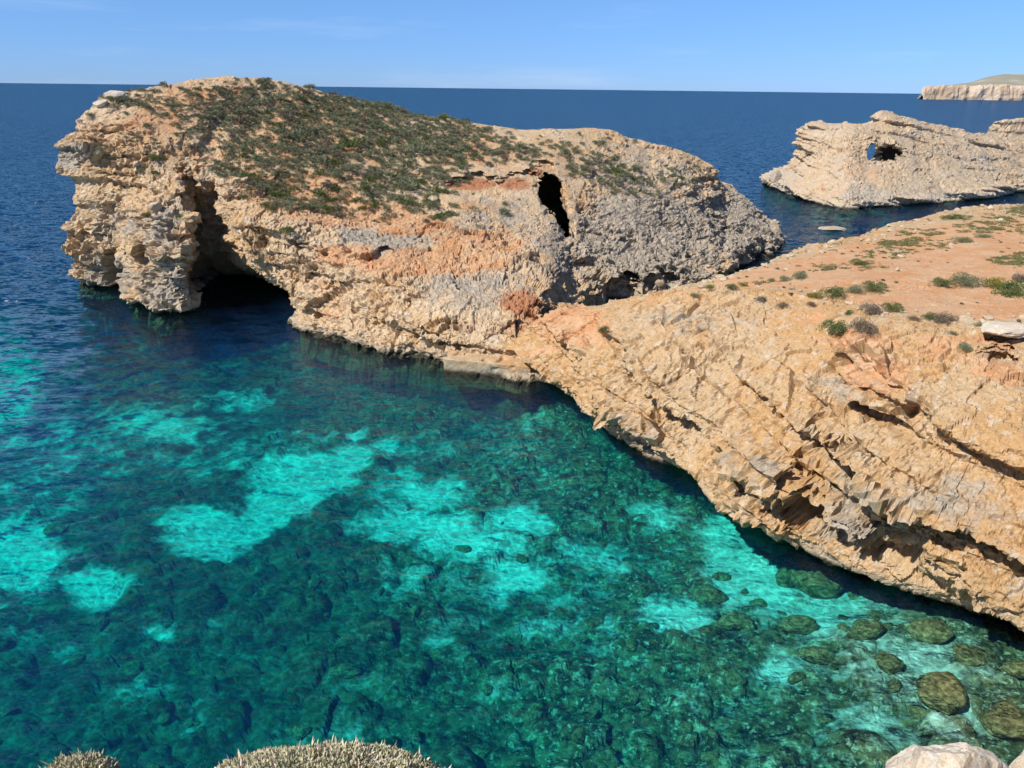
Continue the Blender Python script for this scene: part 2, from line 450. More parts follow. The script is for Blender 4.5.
HN.append(hcol((-31.0, 99, 0), [(243, 268, 96), (243, 260, 83.5), (240, 226, 84.5), (231, 197, 85.2), (233, 182, 84.5), (240, 173, 89), (242, 156, 91.5), (256, 115, 101.5), (270, 80, 109)]))
HN.append(hcol((-26.5, 94, 0), [(272, 276, 91), (270, 268, 77.8), (257, 242, 78.5), (248, 212, 80), (250, 197, 82), (262, 179, 88), (268, 164, 90), (285, 115, 102), (302, 87, 110)]))
HN.append(hcol((-22.2, 84, 0), [(292, 294, 81), (291, 286, 74.7), (280, 256, 76.5), (270, 226, 78.5), (272, 208, 80.5), (282, 185, 87.5), (288, 168, 89.7), (302, 118, 102), (318, 91, 110.5)]))
HN.append(hcol((303, 325), [(304, 314, 72.6), (305, 284, 73.6), (298, 258, 75.3), (292, 232, 77), (292, 216, 79), (300, 191, 87), (304, 172, 89.5), (318, 121, 102), (336, 96, 111)]))
HN.append(hcol((345, 339), [(345, 330, 67.9), (345, 302, 70.3), (342, 270, 72.5), (340, 248, 74.5), (338, 233, 77), (345, 206, 85), (350, 186, 88), (360, 131, 101), (373, 104, 112)]))
HN.append(hcol((395, 351), [(396, 343, 65.2), (396, 318, 67), (394, 292, 69.5), (392, 265, 72.5), (392, 243, 76), (398, 221, 82), (400, 196, 88), (410, 141, 102), (421, 116, 113)]))
HN.append(hcol((440, 361), [(441, 352, 62.5), (442, 327, 64.0), (441, 297, 67.5), (440, 268, 72), (440, 240, 77.5), (445, 215, 83.5), (448, 187, 90.5), (460, 150, 101), (471, 123, 114)]))
HN.append(hcol((490, 370), [(492, 360, 60.8), (494, 337, 62.0), (492, 312, 64.8), (492, 285, 69.5), (492, 255, 76), (495, 220, 84.5), (498, 189, 92), (510, 155, 102), (521, 129, 115)]))
HN.append(hcol((528, 378), [(530, 368, 59.0), (531, 347, 60.5), (530, 325, 63.2), (533, 298, 67.5), (540, 262, 75.5), (545, 222, 85.5), (547, 190, 93.5), (555, 155, 104), (566, 129, 117)]))
HN.append(hcol((5, 73, 0), [(556, 322, 71), (556, 308, 72.2), (556, 295, 73.5), (558, 280, 76), (562, 252, 81.5), (566, 222, 89), (568, 193, 95.3), (578, 157, 105), (588, 129, 118)]))
HN.append(hcol((604, 306), [(600, 298, 80.7), (594, 285, 81.5), (588, 268, 83), (584, 250, 86), (582, 235, 89), (582, 214, 92.5), (588, 193, 96.5), (602, 160, 106), (613, 131, 119)]))
HN.append(hcol((650, 300), [(648, 291, 84), (645, 276, 86), (642, 259, 88.5), (640, 243, 91), (638, 228, 93.5), (638, 212, 96.3), (641, 192, 100), (650, 164, 108.5), (659, 141, 121)]))
HN.append(hcol((700, 290), [(700, 281, 89.5), (698, 268, 91.5), (697, 254, 94), (695, 240, 96.5), (692, 225, 99.5), (691, 210, 102.5), (692, 194, 106.5), (696, 171, 113), (702, 154, 122)]))
HN.append(hcol((740, 262), [(741, 255, 105), (740, 246, 106.3), (738, 238, 107.5), (735, 228, 109.3), (732, 217, 111.5), (728, 206, 114), (724, 195, 116.5), (719, 181, 120), (714, 169, 124.5)], (0, 12)))
HN.append(hcol((777, 247), [(778, 242, 117), (775, 236, 117.8), (770, 230, 118.8), (765, 222, 120), (760, 214, 121.3), (755, 206, 122.5), (748, 198, 123.8), (741, 189, 125.5), (734, 180, 127.5)], (0, 9)))
HN.append(raw((45, 132, -9), (43, 130, 0), (42.5, 130, 1), (42, 130, 2), (41, 130.5, 3), (40, 131, 4), (39, 131, 5), (38, 131.5, 6), (37, 132, 7), (36, 132.5, 8), (35, 133, 8.5), (34, 135, 7), (34, 138, 0), (34, 140, -9)))
# rows: 0 under, 1 water, 2 a, 3 b, 4 c, 5 n, 6 rim, 7 t1, 8 t2, 9 t3, 10 ridge, 11 back, 12 back water, 13 under
HS = 0.17
G, UC, VR = loft(HN, HS, [1.0, HS, HS, HS, HS, HS, HS, HS, HS, 0.22, 0.28, 0.6, 1.5])
px, py = proj(G.reshape(-1, 3)); px = px.reshape(UC.shape); py = py.reshape(UC.shape)
top = sstep(6.0, 7.6, VR) * (1 - 0.55 * sstep(16.5, 18.5, UC))
rough = 1.0 - 0.62 * top
rough *= 1 - 0.3 * sstep(9.6, 10.2, VR)
rough *= sstep(0.2, 1.0, VR) * 0.75 + 0.25
rough *= 1 - 0.55 * sstep(17.05, 17.3, UC) * (1 - sstep(18.6, 18.9, UC))
rough *= np.where((UC > 6.2) & (UC < 11.2) & (VR < 3.2), 0.45, 1)
knob = 0.85 * sstep(17.4, 19, UC) * (1 - 0.55 * sstep(7.0, 9, VR)) + 0.35 * sstep(3.5, 5.5, VR) * sstep(12, 13.5, UC) * (1 - sstep(6.5, 7.5, VR))
G = G + (sstep(18.5, 20.5, UC) * sstep(2.5, 8, VR) * (VR < 11.5))[..., None] * np.array([-0.35, 0, -0.75])
G = relief(G, rough, (0.03, -0.02, 1.0), 2.8, 1.5, 0.66, 0.75, 3, knob, 1.0, 0.45)
view = lambda x, y: ray(x, y) * np.array([1, 1, 0.25]) / np.linalg.norm(ray(x, y))
ex, ez = np.array([1, 0, 0.]), np.array([0, 0.0, 1.0])
G = dent(G, [
    (Y(553, 196, 93.5), (0.90, 0, 0.44), 1.75, (-0.44, 0, 0.90), 4.6, np.array([0.0, 1.0, 0.05]), 1.5),   # lip of the cave on the saddle
    (Y(538, 175, 93.5), ex, 1.7, ez, 0.9, np.array([-0.2, 0.95, 0.15]), 1.6),
    (Y(472, 186, 91.0), ex, 3.6, ez, 1.1, np.array([0.1, 1.0, 0.05]), 2.2),                               # red undercut ledge
    (Y(518, 182, 92.5), ex, 2.4, ez, 0.7, np.array([0.1, 1.0, 0.05]), 1.2),
    (Y(118, 272, 87.0), ex, 1.6, ez, 2.6, np.array([0.2, 1.0, 0.0]), 3.0),                                # notch at the foot of the point
    (Y(150, 250, 81.5), ex, 0.9, ez, 1.3, np.array([0.2, 1.0, 0.0]), 1.0),
    (Y(381, 257, 72.5), ex, 1.0, ez, 0.6, np.array([0.1, 1.0, 0.0]), 1.2),
    (Y(622, 292, 83.0), ex, 2.6, ez, 1.8, np.array([0.0, 1.0, 0.0]), 3.5),
    (Y(660, 284, 86.5), ex, 2.6, ez, 1.2, np.array([0.0, 1.0, 0.0]), 2.5),
])
px, py = proj(G.reshape(-1, 3)); px = px.reshape(UC.shape); py = py.reshape(UC.shape)
soil = pix_blob(px, py, [(300, 190, 60, 22, 1.2), (350, 213, 64, 14, 1.2), (410, 226, 54, 12, 1.0), (425, 262, 90, 15, 1.0), (480, 242, 60, 18, .8), (350, 255, 40, 12, .9), (330, 300, 30, 30, .45),
                         (300, 140, 150, 60, .55), (160, 120, 60, 30, .6), (210, 100, 60, 25, .6), (470, 150, 60, 25, .6), (560, 155, 60, 25, .35), (545, 330, 40, 30, 1.1),
                         (500, 250, 50, 25, .45), (480, 205, 40, 8, .6)])
grey = pix_blob(px, py, [(650, 240, 95, 60, .78), (640, 180, 90, 40, .40), (740, 225, 55, 45, .80), (560, 250, 60, 40, .45), (380, 238, 50, 14, .75), (470, 280, 60, 30, .55),
                         (410, 255, 40, 16, .6), (165, 230, 20, 30, .65), (105, 275, 35, 25, .7), (160, 285, 30, 30, .65), (70, 155, 30, 14, .8), (430, 235, 90, 30, .35), (480, 300, 50, 15, .5),
                         (130, 225, 45, 20, .45), (500, 215, 60, 25, .45)])
grey = np.maximum(grey * 0.95, 0.20 * sstep(6.5, 8, VR))
red = pix_blob(px, py, [(520, 302, 26, 16, .85), (470, 184, 30, 8, .95), (515, 184, 20, 8, .9), (535, 172, 14, 6, .7), (300, 255, 12, 20, .35), (322, 258, 16, 22, .4), (310, 245, 20, 20, .35), (565, 310, 20, 12, .6), (232, 176, 20, 8, .4)])
# the cave on the saddle opens into the hollow inside of the rock
HEAD_F = grid_faces(*UC.shape)
P_ = G.reshape(-1, 3)
def opening(c, au, ru, av, rv, deep=6.0):
    q = P_ - c; n_ = np.linalg.norm(q, axis=1) < deep
    r_ = np.full(len(P_), 9.0)
    r_[n_] = np.sqrt(((q[n_] @ np.array(au)) / ru) ** 2 + ((q[n_] @ np.array(av)) / rv) ** 2) + 0.5 * fbm(P_[n_] * 0.8, 3, 6)
    return r_
rho = np.minimum(opening(Y(550, 191, 94.5), (0.90, 0, 0.44), 1.6, (-0.44, 0, 0.90), 2.2), opening(Y(560, 213, 91.8), (0.90, 0, 0.44), 0.75, (-0.44, 0, 0.90), 2.3))
HEAD_F = HEAD_F[~(rho[HEAD_F] < 0.95).all(1)]
HEAD = make_mesh('headland', P_, HEAD_F, ROCK, {'soil': soil.ravel(), 'grey': grey.ravel(), 'red': red.ravel()})
tag(HEAD, 'scrub-topped limestone headland with a sea cave, across the lagoon', 'headland', kind='structure')
HEAD_V, HEAD_PX, HEAD_PY, HEAD_VR, HEAD_UC = G.reshape(-1, 3), px.ravel(), py.ravel(), VR.ravel(), UC.ravel()
HEAD_NZ = normals(blur(G, 4))[..., 2].ravel()

# ================================================================== NEAR CLIFF AND PLATEAU
def ccol(wp, pts, back=(3, 5)):
    w = Z(*wp, 0) if len(wp) == 2 else wpt(*wp)
    inw = wpt(0.73, 0.68, 0) if w[0] > 5 else wpt(0.45, 0.89, 0)
    nt = 1.7 if w[1] < 40 else 0.8
    c = [w + inw * (8.0 if w[0] > 12 else 3.5) + wpt(0, 0, -6), w + inw * (nt + .6) - wpt(0, 0, 0.4), w + wpt(0, 0, 0.35)]
    c += [Z(*p) for p in pts]
    f = c[-1]
    c += [wpt(f[0] + back[0], f[1] + back[1], -0.3), wpt(f[0] + back[0] * 1.5, f[1] + back[1] * 1.5, -7)]
    return c
CN = []
CN.append(ccol((505, 372), [(508, 360, 1.0), (515, 345, 2.0), (525, 332, 3.2), (540, 318, 4.4), (552, 309, 4.6), (556, 307, 4.5), (560, 305, 3.8)], (1.5, 3)))
CN.append(ccol((535, 379), [(540, 362, 1.3), (548, 346, 2.6), (558, 330, 4.0), (572, 315, 5.1), (582, 308, 5.2), (587, 306, 5.0), (590, 304, 4.4)], (1.5, 3)))
CN.append(ccol((570, 391), [(572, 372, 1.5), (576, 352, 3.0), (585, 330, 4.7), (598, 312, 5.8), (606, 306, 5.8), (610, 304, 5.6), (614, 302, 5.0)], (2, 3)))
CN.append(ccol((600, 420), [(602, 395, 2.2), (608, 365, 4.3), (622, 330, 6.3), (640, 305, 7.4), (655, 299, 7.3), (665, 295, 7.0), (672, 291, 6.0)], (3, 4)))
CN.append(ccol((650, 450), [(655, 418, 2.5), (662, 380, 4.8), (675, 332, 7.2), (692, 293, 8.8), (705, 287, 8.6), (718, 282, 7.8), (728, 277, 6.8)]))
CN.append(ccol((700, 480), [(708, 445, 2.6), (720, 400, 5.0), (740, 347, 7.6), (762, 298, 9.3), (790, 282, 9.2), (800, 269, 8.6), (795, 254, 7.5)]))
CN.append(ccol((760, 520), [(770, 480, 2.7), (790, 425, 5.4), (812, 362, 8.0), (832, 306, 9.7), (850, 286, 9.7), (862, 258, 9.0), (850, 240, 8.0)]))
CN.append(ccol((830, 556), [(842, 515, 2.7), (862, 455, 5.5), (880, 385, 8.4), (890, 324, 10.2), (905, 295, 10.0), (922, 250, 9.2), (900, 223, 8.0)]))
CN.append(ccol((900, 586), [(912, 545, 2.7), (930, 480, 5.6), (945, 405, 8.6), (955, 332, 10.4), (970, 300, 10.2), (985, 245, 9.6), (945, 212, 8.8)]))
CN.append(ccol((1024, 627), [(1030, 582, 2.8), (1040, 510, 5.7), (1050, 425, 8.8), (1056, 338, 10.6), (1065, 300, 10.6), (1080, 245, 9.8), (1045, 204, 9.0)]))
last = CN[-1]
for k in (1, 2):
    CN.append([p + k * wpt(14 + 8 * (i > 6), -8 + 5 * (i > 6), 0.4 * (i > 3)) for i, p in enumerate(last)])
# rows: 0 under, 1 notch, 2 water, 3 f1, 4 f2, 5 f3, 6 rim, 7 p1, 8 p2, 9 far edge, 10 far water, 11 under
G, UC, VR = loft(CN, [0.13] * 9 + [0.3, 0.6], [0.6, 0.12, 0.1, 0.1, 0.1, 0.1, 0.16, 0.22, 0.26, 0.5, 1.0])
plate = sstep(6.05, 6.6, VR) * sstep(2.4, 4.5, UC)
edge = sstep(8.5, 8.9, VR)
rough = 1.0 - 0.86 * plate * (1 - 0.55 * edge)
rough *= 1 - 0.2 * (1 - sstep(0.8, 2.0, UC)) * sstep(3, 5, VR)
rough *= 0.3 + 0.7 * sstep(0.9, 2.3, VR)
a = np.array([0.68, -0.73, 0])
bd = np.array([0, 0, 1.0]) + 0.17 * a
beds = 0.7 + 0.3 * sstep(3.2, 5.5, UC)
rough *= (1 - 0.45 * np.exp(-((VR - 6.05) / 0.35) ** 2)) * (0.5 + 0.5 * sstep(2.0, 2.7, VR))
G = relief(G, rough, bd, 3.0, 2.9, 0.54, 0.45, 11, None, 0.85, 0.42, beds * (1 - plate), 14)
G = dent(G, [
    (Z(815, 505, 2.6), (0.7, -0.7, 0), 1.1, ez, 1.5, np.array([0.5, 0.5, 0.2]), 1.6),
    (Z(895, 545, 2.4), (0.7, -0.7, 0), 1.5, ez, 1.1, np.array([0.5, 0.5, 0.2]), 1.7),
    (Z(1000, 350, 9.9), (0.8, -0.6, 0), 1.1, ez, 0.6, np.array([0.6, 0.75, 0.0]), 1.0),
    (Z(632, 350, 5.0), (0.6, 0, -0.2), 0.5, ez, 0.9, np.array([0.6, 0.6, 0.0]), 0.8),
])
px, py = proj(G.reshape(-1, 3)); px = px.reshape(UC.shape); py = py.reshape(UC.shape)
soil = 0.95 * sstep(6.15, 6.7, VR) * (1 - 0.9 * sstep(8.3, 8.7, VR)) * sstep(3.2, 4.6, UC)
soil = np.maximum(soil, pix_blob(px, py, [(570, 325, 45, 22, .95), (880, 375, 45, 25, .85), (860, 340, 60, 16, .7), (960, 350, 80, 18, .6), (800, 320, 60, 12, .5), (1000, 375, 40, 25, .6), (680, 300, 60, 14, .4),
                                          (540, 352, 40, 8, .6)]))
grey = pix_blob(px, py, [(850, 500, 40, 30, .5), (760, 470, 50, 30, .35), (640, 430, 60, 25, .3), (960, 500, 80, 40, .42), (850, 385, 60, 14, .5), (1000, 560, 60, 40, .35), (690, 320, 60, 16, .35), (870, 530, 60, 16, .6)])
grey = np.maximum(grey, 0.3 * edge)
red = pix_blob(px, py, [(578, 308, 26, 9, .5), (850, 350, 30, 12, .25)])
CLIFF = make_mesh('cliff', G.reshape(-1, 3), grid_faces(*UC.shape), ROCK_NEAR, {'soil': soil.ravel(), 'grey': grey.ravel(), 'red': red.ravel()})
tag(CLIFF, 'golden limestone cliff with an orange soil plateau on the right', 'cliff', kind='structure')
CLIFF_V, CLIFF_F, CLIFF_PX, CLIFF_PY, CLIFF_VR, CLIFF_UC = G.reshape(-1, 3), grid_faces(*UC.shape), px.ravel(), py.ravel(), VR.ravel(), UC.ravel()

# ================================================================== ISLET
def icol(wp, pts, by=16):
    w = Z(*wp, 0); c = [w + wpt(0, -2, -9), w] + [Y(*p) for p in pts]; R = c[-1]
    return c + [R + wpt(1, 4, -2.5), wpt(R[0] + 2, R[1] + by, 0), wpt(R[0] + 2, R[1] + by + 3, -9)]
IN = []
IN.append(raw((68, 206, -9), (67, 204, 0), (68, 204, 1), (69, 204, 3), (71, 204, 5), (73, 204, 8), (74, 204, 12), (76, 205, 15), (77, 207, 13), (78, 210, 0), (78, 212, -9)))
IN.append(icol((767, 184), [(768, 179, 197), (774, 173, 198), (786, 168, 197), (799, 160, 195), (801, 140, 195.5), (807, 126, 197)], 8))
IN.append(icol((800, 197), [(801, 191, 174.5), (803, 182, 178), (805, 172, 183), (809, 157, 187), (813, 140, 190.5), (819, 122, 194)], 13))
IN.append(icol((825, 204), [(825, 196, 166), (825, 187, 170), (826, 175, 176), (828, 160, 181), (830, 142, 186.5), (836, 123, 193)]))
IN.append(icol((850, 209), [(850, 201, 159), (849, 190, 163.5), (848, 176, 170), (848, 160, 177), (850, 141, 184), (858, 125, 192)]))
IN.append(icol((880, 206), [(880, 198, 163.5), (880, 187, 168), (880, 174, 174), (880, 158, 180.5), (879, 140, 187), (876, 122, 193)]))
IN.append(icol((893, 205.5), [(893, 197.5, 164), (892, 186, 169), (891, 173, 175), (890, 157, 181.5), (888, 136, 188.5), (884, 111, 196)]))
IN.append(icol((930, 203), [(930, 195, 169.5), (930, 184, 174), (928, 172, 179.5), (926, 158, 185.5), (926, 144, 191), (925, 123, 200)]))
IN.append(icol((975, 199), [(975, 191, 176), (975, 182, 180), (974, 171, 186), (972, 160, 191), (970, 147, 197), (968, 131, 205)]))
IN.append(icol((1024, 191.5), [(1024, 184, 192), (1024, 176, 196), (1022, 167, 201), (1020, 158, 206), (1018, 149, 211), (1015, 138, 218)]))
IN.append(icol((1090, 184), [(1090, 178, 206), (1090, 170, 210), (1090, 162, 215), (1090, 155, 220), (1090, 148, 225), (1090, 140, 231)]))
G, UC, VR = loft(IN, 0.33, [1.5, 0.3, 0.3, 0.3, 0.3, 0.3, 0.3, 0.5, 0.9, 1.5])
rough = (0.3 + 0.7 * sstep(0.5, 1.6, VR)) * 1.0
knob = 0.1 * np.ones_like(UC)
G = relief(G, rough, (0.22, -0.1, 1), 2.6, 2.1, 0.40, 0.6, 23, knob, 0.7, 0.4, None, 4)
px, py = proj(G.reshape(-1, 3)); px = px.reshape(UC.shape); py = py.reshape(UC.shape)
grey = np.maximum(0.12, pix_blob(px, py, [(870, 197, 40, 12, .5), (970, 165, 80, 30, .3), (780, 178, 25, 14, .5), (960, 196, 100, 7, .45)]))
soil = pix_blob(px, py, [(862, 170, 30, 16, .45), (830, 190, 30, 14, .35)])
ISF = grid_faces(UC.shape[0], UC.shape[1], True)
nr = UC.shape[1]
V = G.reshape(-1, 3)
faces = [tuple(f) for f in ISF] + [tuple(range(nr)), tuple(range(len(V) - nr, len(V)))[::-1]]
ISLET = make_mesh('islet', V, faces, ROCK_FAR, {'soil': soil.ravel(), 'grey': grey.ravel(), 'red': np.zeros(len(V))})
tag(ISLET, 'low bare limestone islet pierced by a dark window', 'islet', kind='structure')
ISLET_V, ISLET_F = V, ISF

c1 = tunnel('cutter', [(Y(885, 153, 174), ex, 3.8, ez, 2.4), (Y(886, 154, 182), ex, 3.8, ez, 2.3), (Y(890, 154, 189), ex, 3.8, ez, 2.2), (Y(892, 153, 196), ex, 2.4, ez, 1.6)], 1, 1.0)
c2 = tunnel('cutter', [(Y(871, 152, 174), ex, 0.85, ez, 1.8), (Y(871, 152, 190), ex, 1.0, ez, 2.0), (Y(870.5, 152, 203), ex, 1.5, ez, 2.2), (Y(870.5, 152, 226), ex, 2.0, ez, 2.6)], 4)
carve(ISLET, [c1, c2])

# the small stack rising behind the islet at the edge of the view
KN = []
for (x, y0, yr, dy) in ((998, 160, 138, 224), (1002, 160, 121.5, 223), (1010, 160, 119.5, 223), (1024, 160, 118.5, 224), (1045, 160, 121, 226), (1070, 160, 128, 229)):
    w = Y(x, y0, dy); R = Y(x + 1, yr, dy + 3); w0 = w.copy(); w0[2] = -6
    KN.append([w0, w, w * 0.6 + R * 0.4, w * 0.25 + R * 0.75, R, R + wpt(0.5, 5, -0.5), wpt(R[0] + 1, R[1] + 11, -1), wpt(R[0] + 1, R[1] + 12, -6)])
G, UC, VR = loft(KN, 0.4, [1.5, .4, .4, .4, .5, 1, 2])
G = relief(G, np.full(UC.shape, 0.55), (0, 0, 1), 2.4, 0.7, 0.6, 0.6, 37, None, 1.0)
STACK = make_mesh('sea_stack', G.reshape(-1, 3), grid_faces(*UC.shape), ROCK_FAR, {'soil': np.zeros(UC.size), 'grey': np.full(UC.size, .2), 'red': np.zeros(UC.size)})
tag(STACK, 'flat-topped pale rock stack rising behind the right end of the islet', 'sea stack')

# ================================================================== FAR COAST
t = NT('far coast')
zz = t.n('ShaderNodeSeparateXYZ'); t.l(t.pos(), zz.inputs[0])
cl = t.mix(t.mr(t.noise(0.012, 6, 0.6), 0.4, 0.6), (0.62, 0.50, 0.38), (0.50, 0.37, 0.25))
hi = t.mix(t.mr(t.noise(0.006, 7, 0.6), 0.42, 0.58), (0.34, 0.32, 0.25), (0.48, 0.44, 0.37))  # hill tones paled: the distant haze is put into the colour
hi = t.mix(t.mr(t.vor(0.012, out='Distance'), 0.0, 0.6), hi, (0.28, 0.27, 0.20))
t.principled(t.mix(t.attr('field').outputs['Fac'], cl, hi), 0.95, None, 0.05)
FN = []
for i, (x, yc, yh) in enumerate(((922.5, 93.5, 93.2), (924, 89.0, 88.6), (928, 87.8, 87.4), (935, 87.2, 86.6), (950, 86.8, 85.6), (965, 86.4, 83.5), (978, 86.2, 79.5), (990, 86, 76.2), (1008, 86, 74.3), (1040, 86.5, 74.5), (1090, 87, 76), (1160, 87, 80))):
    w = Z(x, 96.4, 0); w = Y(x, 96.4, 3000); w[2] = -5
    c = Y(x, yc, 3010); h = Y(x, yh, 3500)
    k = 0.25 if x < 930 else 1.0
    h = c + (h - c) * k; h[2] = max(h[2], c[2] - 4)
    FN.append([w, w * 0.5 + c * 0.5 + wpt(0, -4, 0), c, c * 0.6 + h * 0.4, h, h + wpt(120 * k, 300 * k, -60 * k), wpt(h[0] + 250 * k, h[1] + 700 * k, -5)])
G, UC, VR = loft(FN, 9.0, [5, 5, 9, 12, 40, 80])
P = G.reshape(-1, 3); N = normals(blur(G, 2)).reshape(-1, 3)
face = (1 - sstep(1.9, 2.3, VR)).ravel()
d = (9 * fbm(P * 0.012, 4, 61, .55, True) + 6 * fbm(P * np.array([0.03, .03, .006]), 3, 63, .55, True)) * face + 6 * fbm(P * 0.006, 4, 67) * (1 - face) * sstep(2.2, 3.4, VR).ravel()
P = P + d[:, None] * N
far = make_mesh('far_coast', P, grid_faces(*UC.shape), t.m, {'field': sstep(1.9, 2.25, VR).ravel()})
tag(far, 'distant cream sea cliffs with a hazy hill on the horizon at right', 'coast', kind='structure')

# ================================================================== SEABED
DEP = [  # (pixel, depth)
    (1000, 720, 1.15), (900, 700, 2.0), (960, 660, 1.4), (945, 690, 1.4), (760, 720, 3.0), (800, 600, 3.2), (620, 740, 3.8), (620, 560, 4.2), (500, 620, 4.6), (640, 480, 3.4), (450, 760, 4.6), (200, 740, 5.6), (0, 740, 6.5),
    (380, 480, 4.8), (220, 530, 5.2), (500, 430, 4.8), (540, 400, 2.6), (430, 390, 4.4), (330, 370, 4.6), (220, 400, 5.4), (100, 480, 6.2), (0, 580, 6.0), (0, 440, 7.5), (30, 360, 9), (180, 350, 5.6), (60, 305, 16),
    (0, 270, 26), (830, 235, 12), (700, 270, 7), (770, 205, 22), (700, 130, 40), (300, 100, 42), (1000, 130, 42), (0, 170, 42), (-200, 500, 9), (-200, 300, 26)]
DP = np.array([np.r_[Z(x, y, -d)[:2], d] for x, y, d in DEP])
th = np.radians(np.linspace(-75, 75, 760)); 
rr = [9.0]
while rr[-1] < 30000:
    r_ = rr[-1]; rr.append(r_ * (1.0062 if r_ < 130 else 1.02 if r_ < 400 else 1.25))
rr = np.array(rr)
TH, RR = np.meshgrid(th, rr, indexing='ij')
X, Yy = np.sin(TH) * RR, np.cos(TH) * RR
xy = np.stack([X.ravel(), Yy.ravel()], 1)
num = np.zeros(len(xy)); den = np.zeros(len(xy))
for (x, y, d_) in DP:
    w = 1 / (((xy[:, 0] - x) ** 2 + (xy[:, 1] - y) ** 2) + 6.0) ** 1.6
    num += w * math.log(d_); den += w
depth = np.exp(num / den)
depth = np.where(RR.ravel() > 400, 42, depth)
SP = np.c_[xy, -depth]
bpx, bpy_ = proj(SP)
bpx = bpx + 34 * fbm(SP * 0.16, 3, 91, .55) + 16 * fbm(SP * 0.6, 3, 93, .6); bpy_ = bpy_ + 20 * fbm(SP * 0.16, 3, 95, .55) + 9 * fbm(SP * 0.6, 3, 97, .6)
sand = pix_blob(bpx, bpy_, [
    (15, 560, 60, 48, 1.0), (95, 590, 42, 26, .95), (-70, 560, 90, 90, 1.0), (0, 385, 50, 75, .85), (-60, 390, 90, 110, .9), (215, 534, 58, 24, 1.0), (310, 480, 66, 26, .95), (350, 462, 30, 20, .9),
    (280, 508, 44, 20, .95), (258, 522, 40, 20, .9), (385, 448, 30, 14, .75), (420, 495, 60, 22, .7), (470, 545, 80, 30, .74), (165, 430, 80, 20, .66), (225, 403, 60, 12, .55), (347, 434, 16, 8, .8), (525, 522, 50, 18, .80), (515, 580, 42, 20, .72), (415, 530, 80, 32, .70),
    (400, 590, 60, 22, .55), (440, 640, 32, 18, .50), (755, 540, 62, 30, .78), (735, 575, 36, 40, 1.0), (770, 592, 36, 32, .85), (680, 622, 40, 20, .72), (786, 672, 32, 18, .72), (665, 615, 50, 24, .7),
    (810, 615, 40, 30, .80), (915, 665, 70, 32, .42), (860, 718, 66, 26, .46), (960, 735, 60, 30, .42), (985, 640, 60, 26, .42), (860, 600, 60, 24, .65), (660, 520, 40, 16, .5), (70, 650, 60, 18, .5), (170, 640, 50, 16, .42),
    (240, 660, 40, 14, .35), (600, 560, 50, 24, .5), (590, 640, 60, 26, .46), (500, 690, 50, 20, .42), (700, 700, 60, 26, .42), (130, 690, 60, 16, .35)])
n_lo = fbm(SP * 0.14, 4, 71, .55); n_hi = fbm(SP * 0.6, 5, 75, .65)
inner = pix_blob(bpx, bpy_, [(450, 440, 180, 45, .34), (560, 620, 330, 120, .34), (150, 440, 220, 60, .42), (620, 500, 90, 60, .3), (300, 690, 340, 90, .30), (860, 660, 220, 120, .44), (300, 360, 90, 30, .25), (60, 480, 120, 60, .5)])
inner -= pix_blob(bpx, bpy_, [(280, 585, 72, 42, .36), (135, 508, 40, 34, .36), (440, 410, 110, 24, .26), (630, 500, 70, 46, .20), (250, 345, 60, 20, .2), (20, 325, 40, 18, .25), (330, 540, 20, 20, .2), (60, 700, 140, 50, .18), (570, 700, 200, 70, .17), (250, 690, 140, 60, .10), (640, 470, 60, 40, .1)])
sand = sstep(0.05, 1.12, np.maximum(sand, inner) + 0.42 * n_lo + 0.62 * n_hi + 0.05)
shallow = 1 - sstep(4.5, 8.5, depth)
f1, f2, cid = worley(np.c_[xy * 1.0 + 0.4 * n_hi[:, None], 0 * depth], 81)
cob = np.sqrt(np.clip(1 - (f1 / 0.62) ** 2, 0, 1)) * cid
f1b, _, cidb = worley(np.c_[xy * 0.42 + 0.3 * n_lo[:, None], 0 * depth], 83)
cobb = np.sqrt(np.clip(1 - (f1b / 0.6) ** 2, 0, 1)) * cidb
rocky = (1 - sand)
near = RR.ravel() < 140
SP[:, 2] += np.where(near, rocky * (0.45 * cob + 0.9 * cobb) * (0.35 + 0.65 * shallow) + 0.25 * n_lo + 0.2 * n_hi * rocky, 0)
SP[:, 2] = np.minimum(SP[:, 2], -0.7)
t = NT('seabed')
sa = t.attr('sand').outputs['Fac']
sc = t.mix(t.mr(t.noise(0.8, 5, 0.6), 0.4, 0.6), (0.68, 0.64, 0.56), (0.56, 0.525, 0.45))
rk = t.mix(t.mr(t.noise(1.3, 8, 0.7), 0.42, 0.60), (0.035, 0.034, 0.016), (0.15, 0.125, 0.055))
rk = t.mix(t.mr(t.noise(3.2, 7, 0.72), 0.54, 0.64), rk, (0.42, 0.39, 0.25))
rk = t.mix(t.mr(t.noise(1.1, 9, 0.75), 0.53, 0.66, 0, 0.8), rk, (0.46, 0.43, 0.30))
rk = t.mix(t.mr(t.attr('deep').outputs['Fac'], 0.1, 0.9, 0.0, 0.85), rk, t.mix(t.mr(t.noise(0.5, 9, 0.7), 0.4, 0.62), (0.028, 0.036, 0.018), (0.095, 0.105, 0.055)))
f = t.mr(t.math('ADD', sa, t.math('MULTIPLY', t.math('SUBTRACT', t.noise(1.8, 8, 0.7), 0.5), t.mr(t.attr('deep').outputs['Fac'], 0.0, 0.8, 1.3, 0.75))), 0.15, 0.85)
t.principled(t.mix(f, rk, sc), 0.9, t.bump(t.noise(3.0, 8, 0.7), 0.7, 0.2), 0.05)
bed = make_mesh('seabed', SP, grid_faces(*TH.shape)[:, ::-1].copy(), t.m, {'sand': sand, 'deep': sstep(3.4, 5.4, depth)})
tag(bed, kind='structure')
BED_V, BED_F = SP, grid_faces(*TH.shape)[:, ::-1]

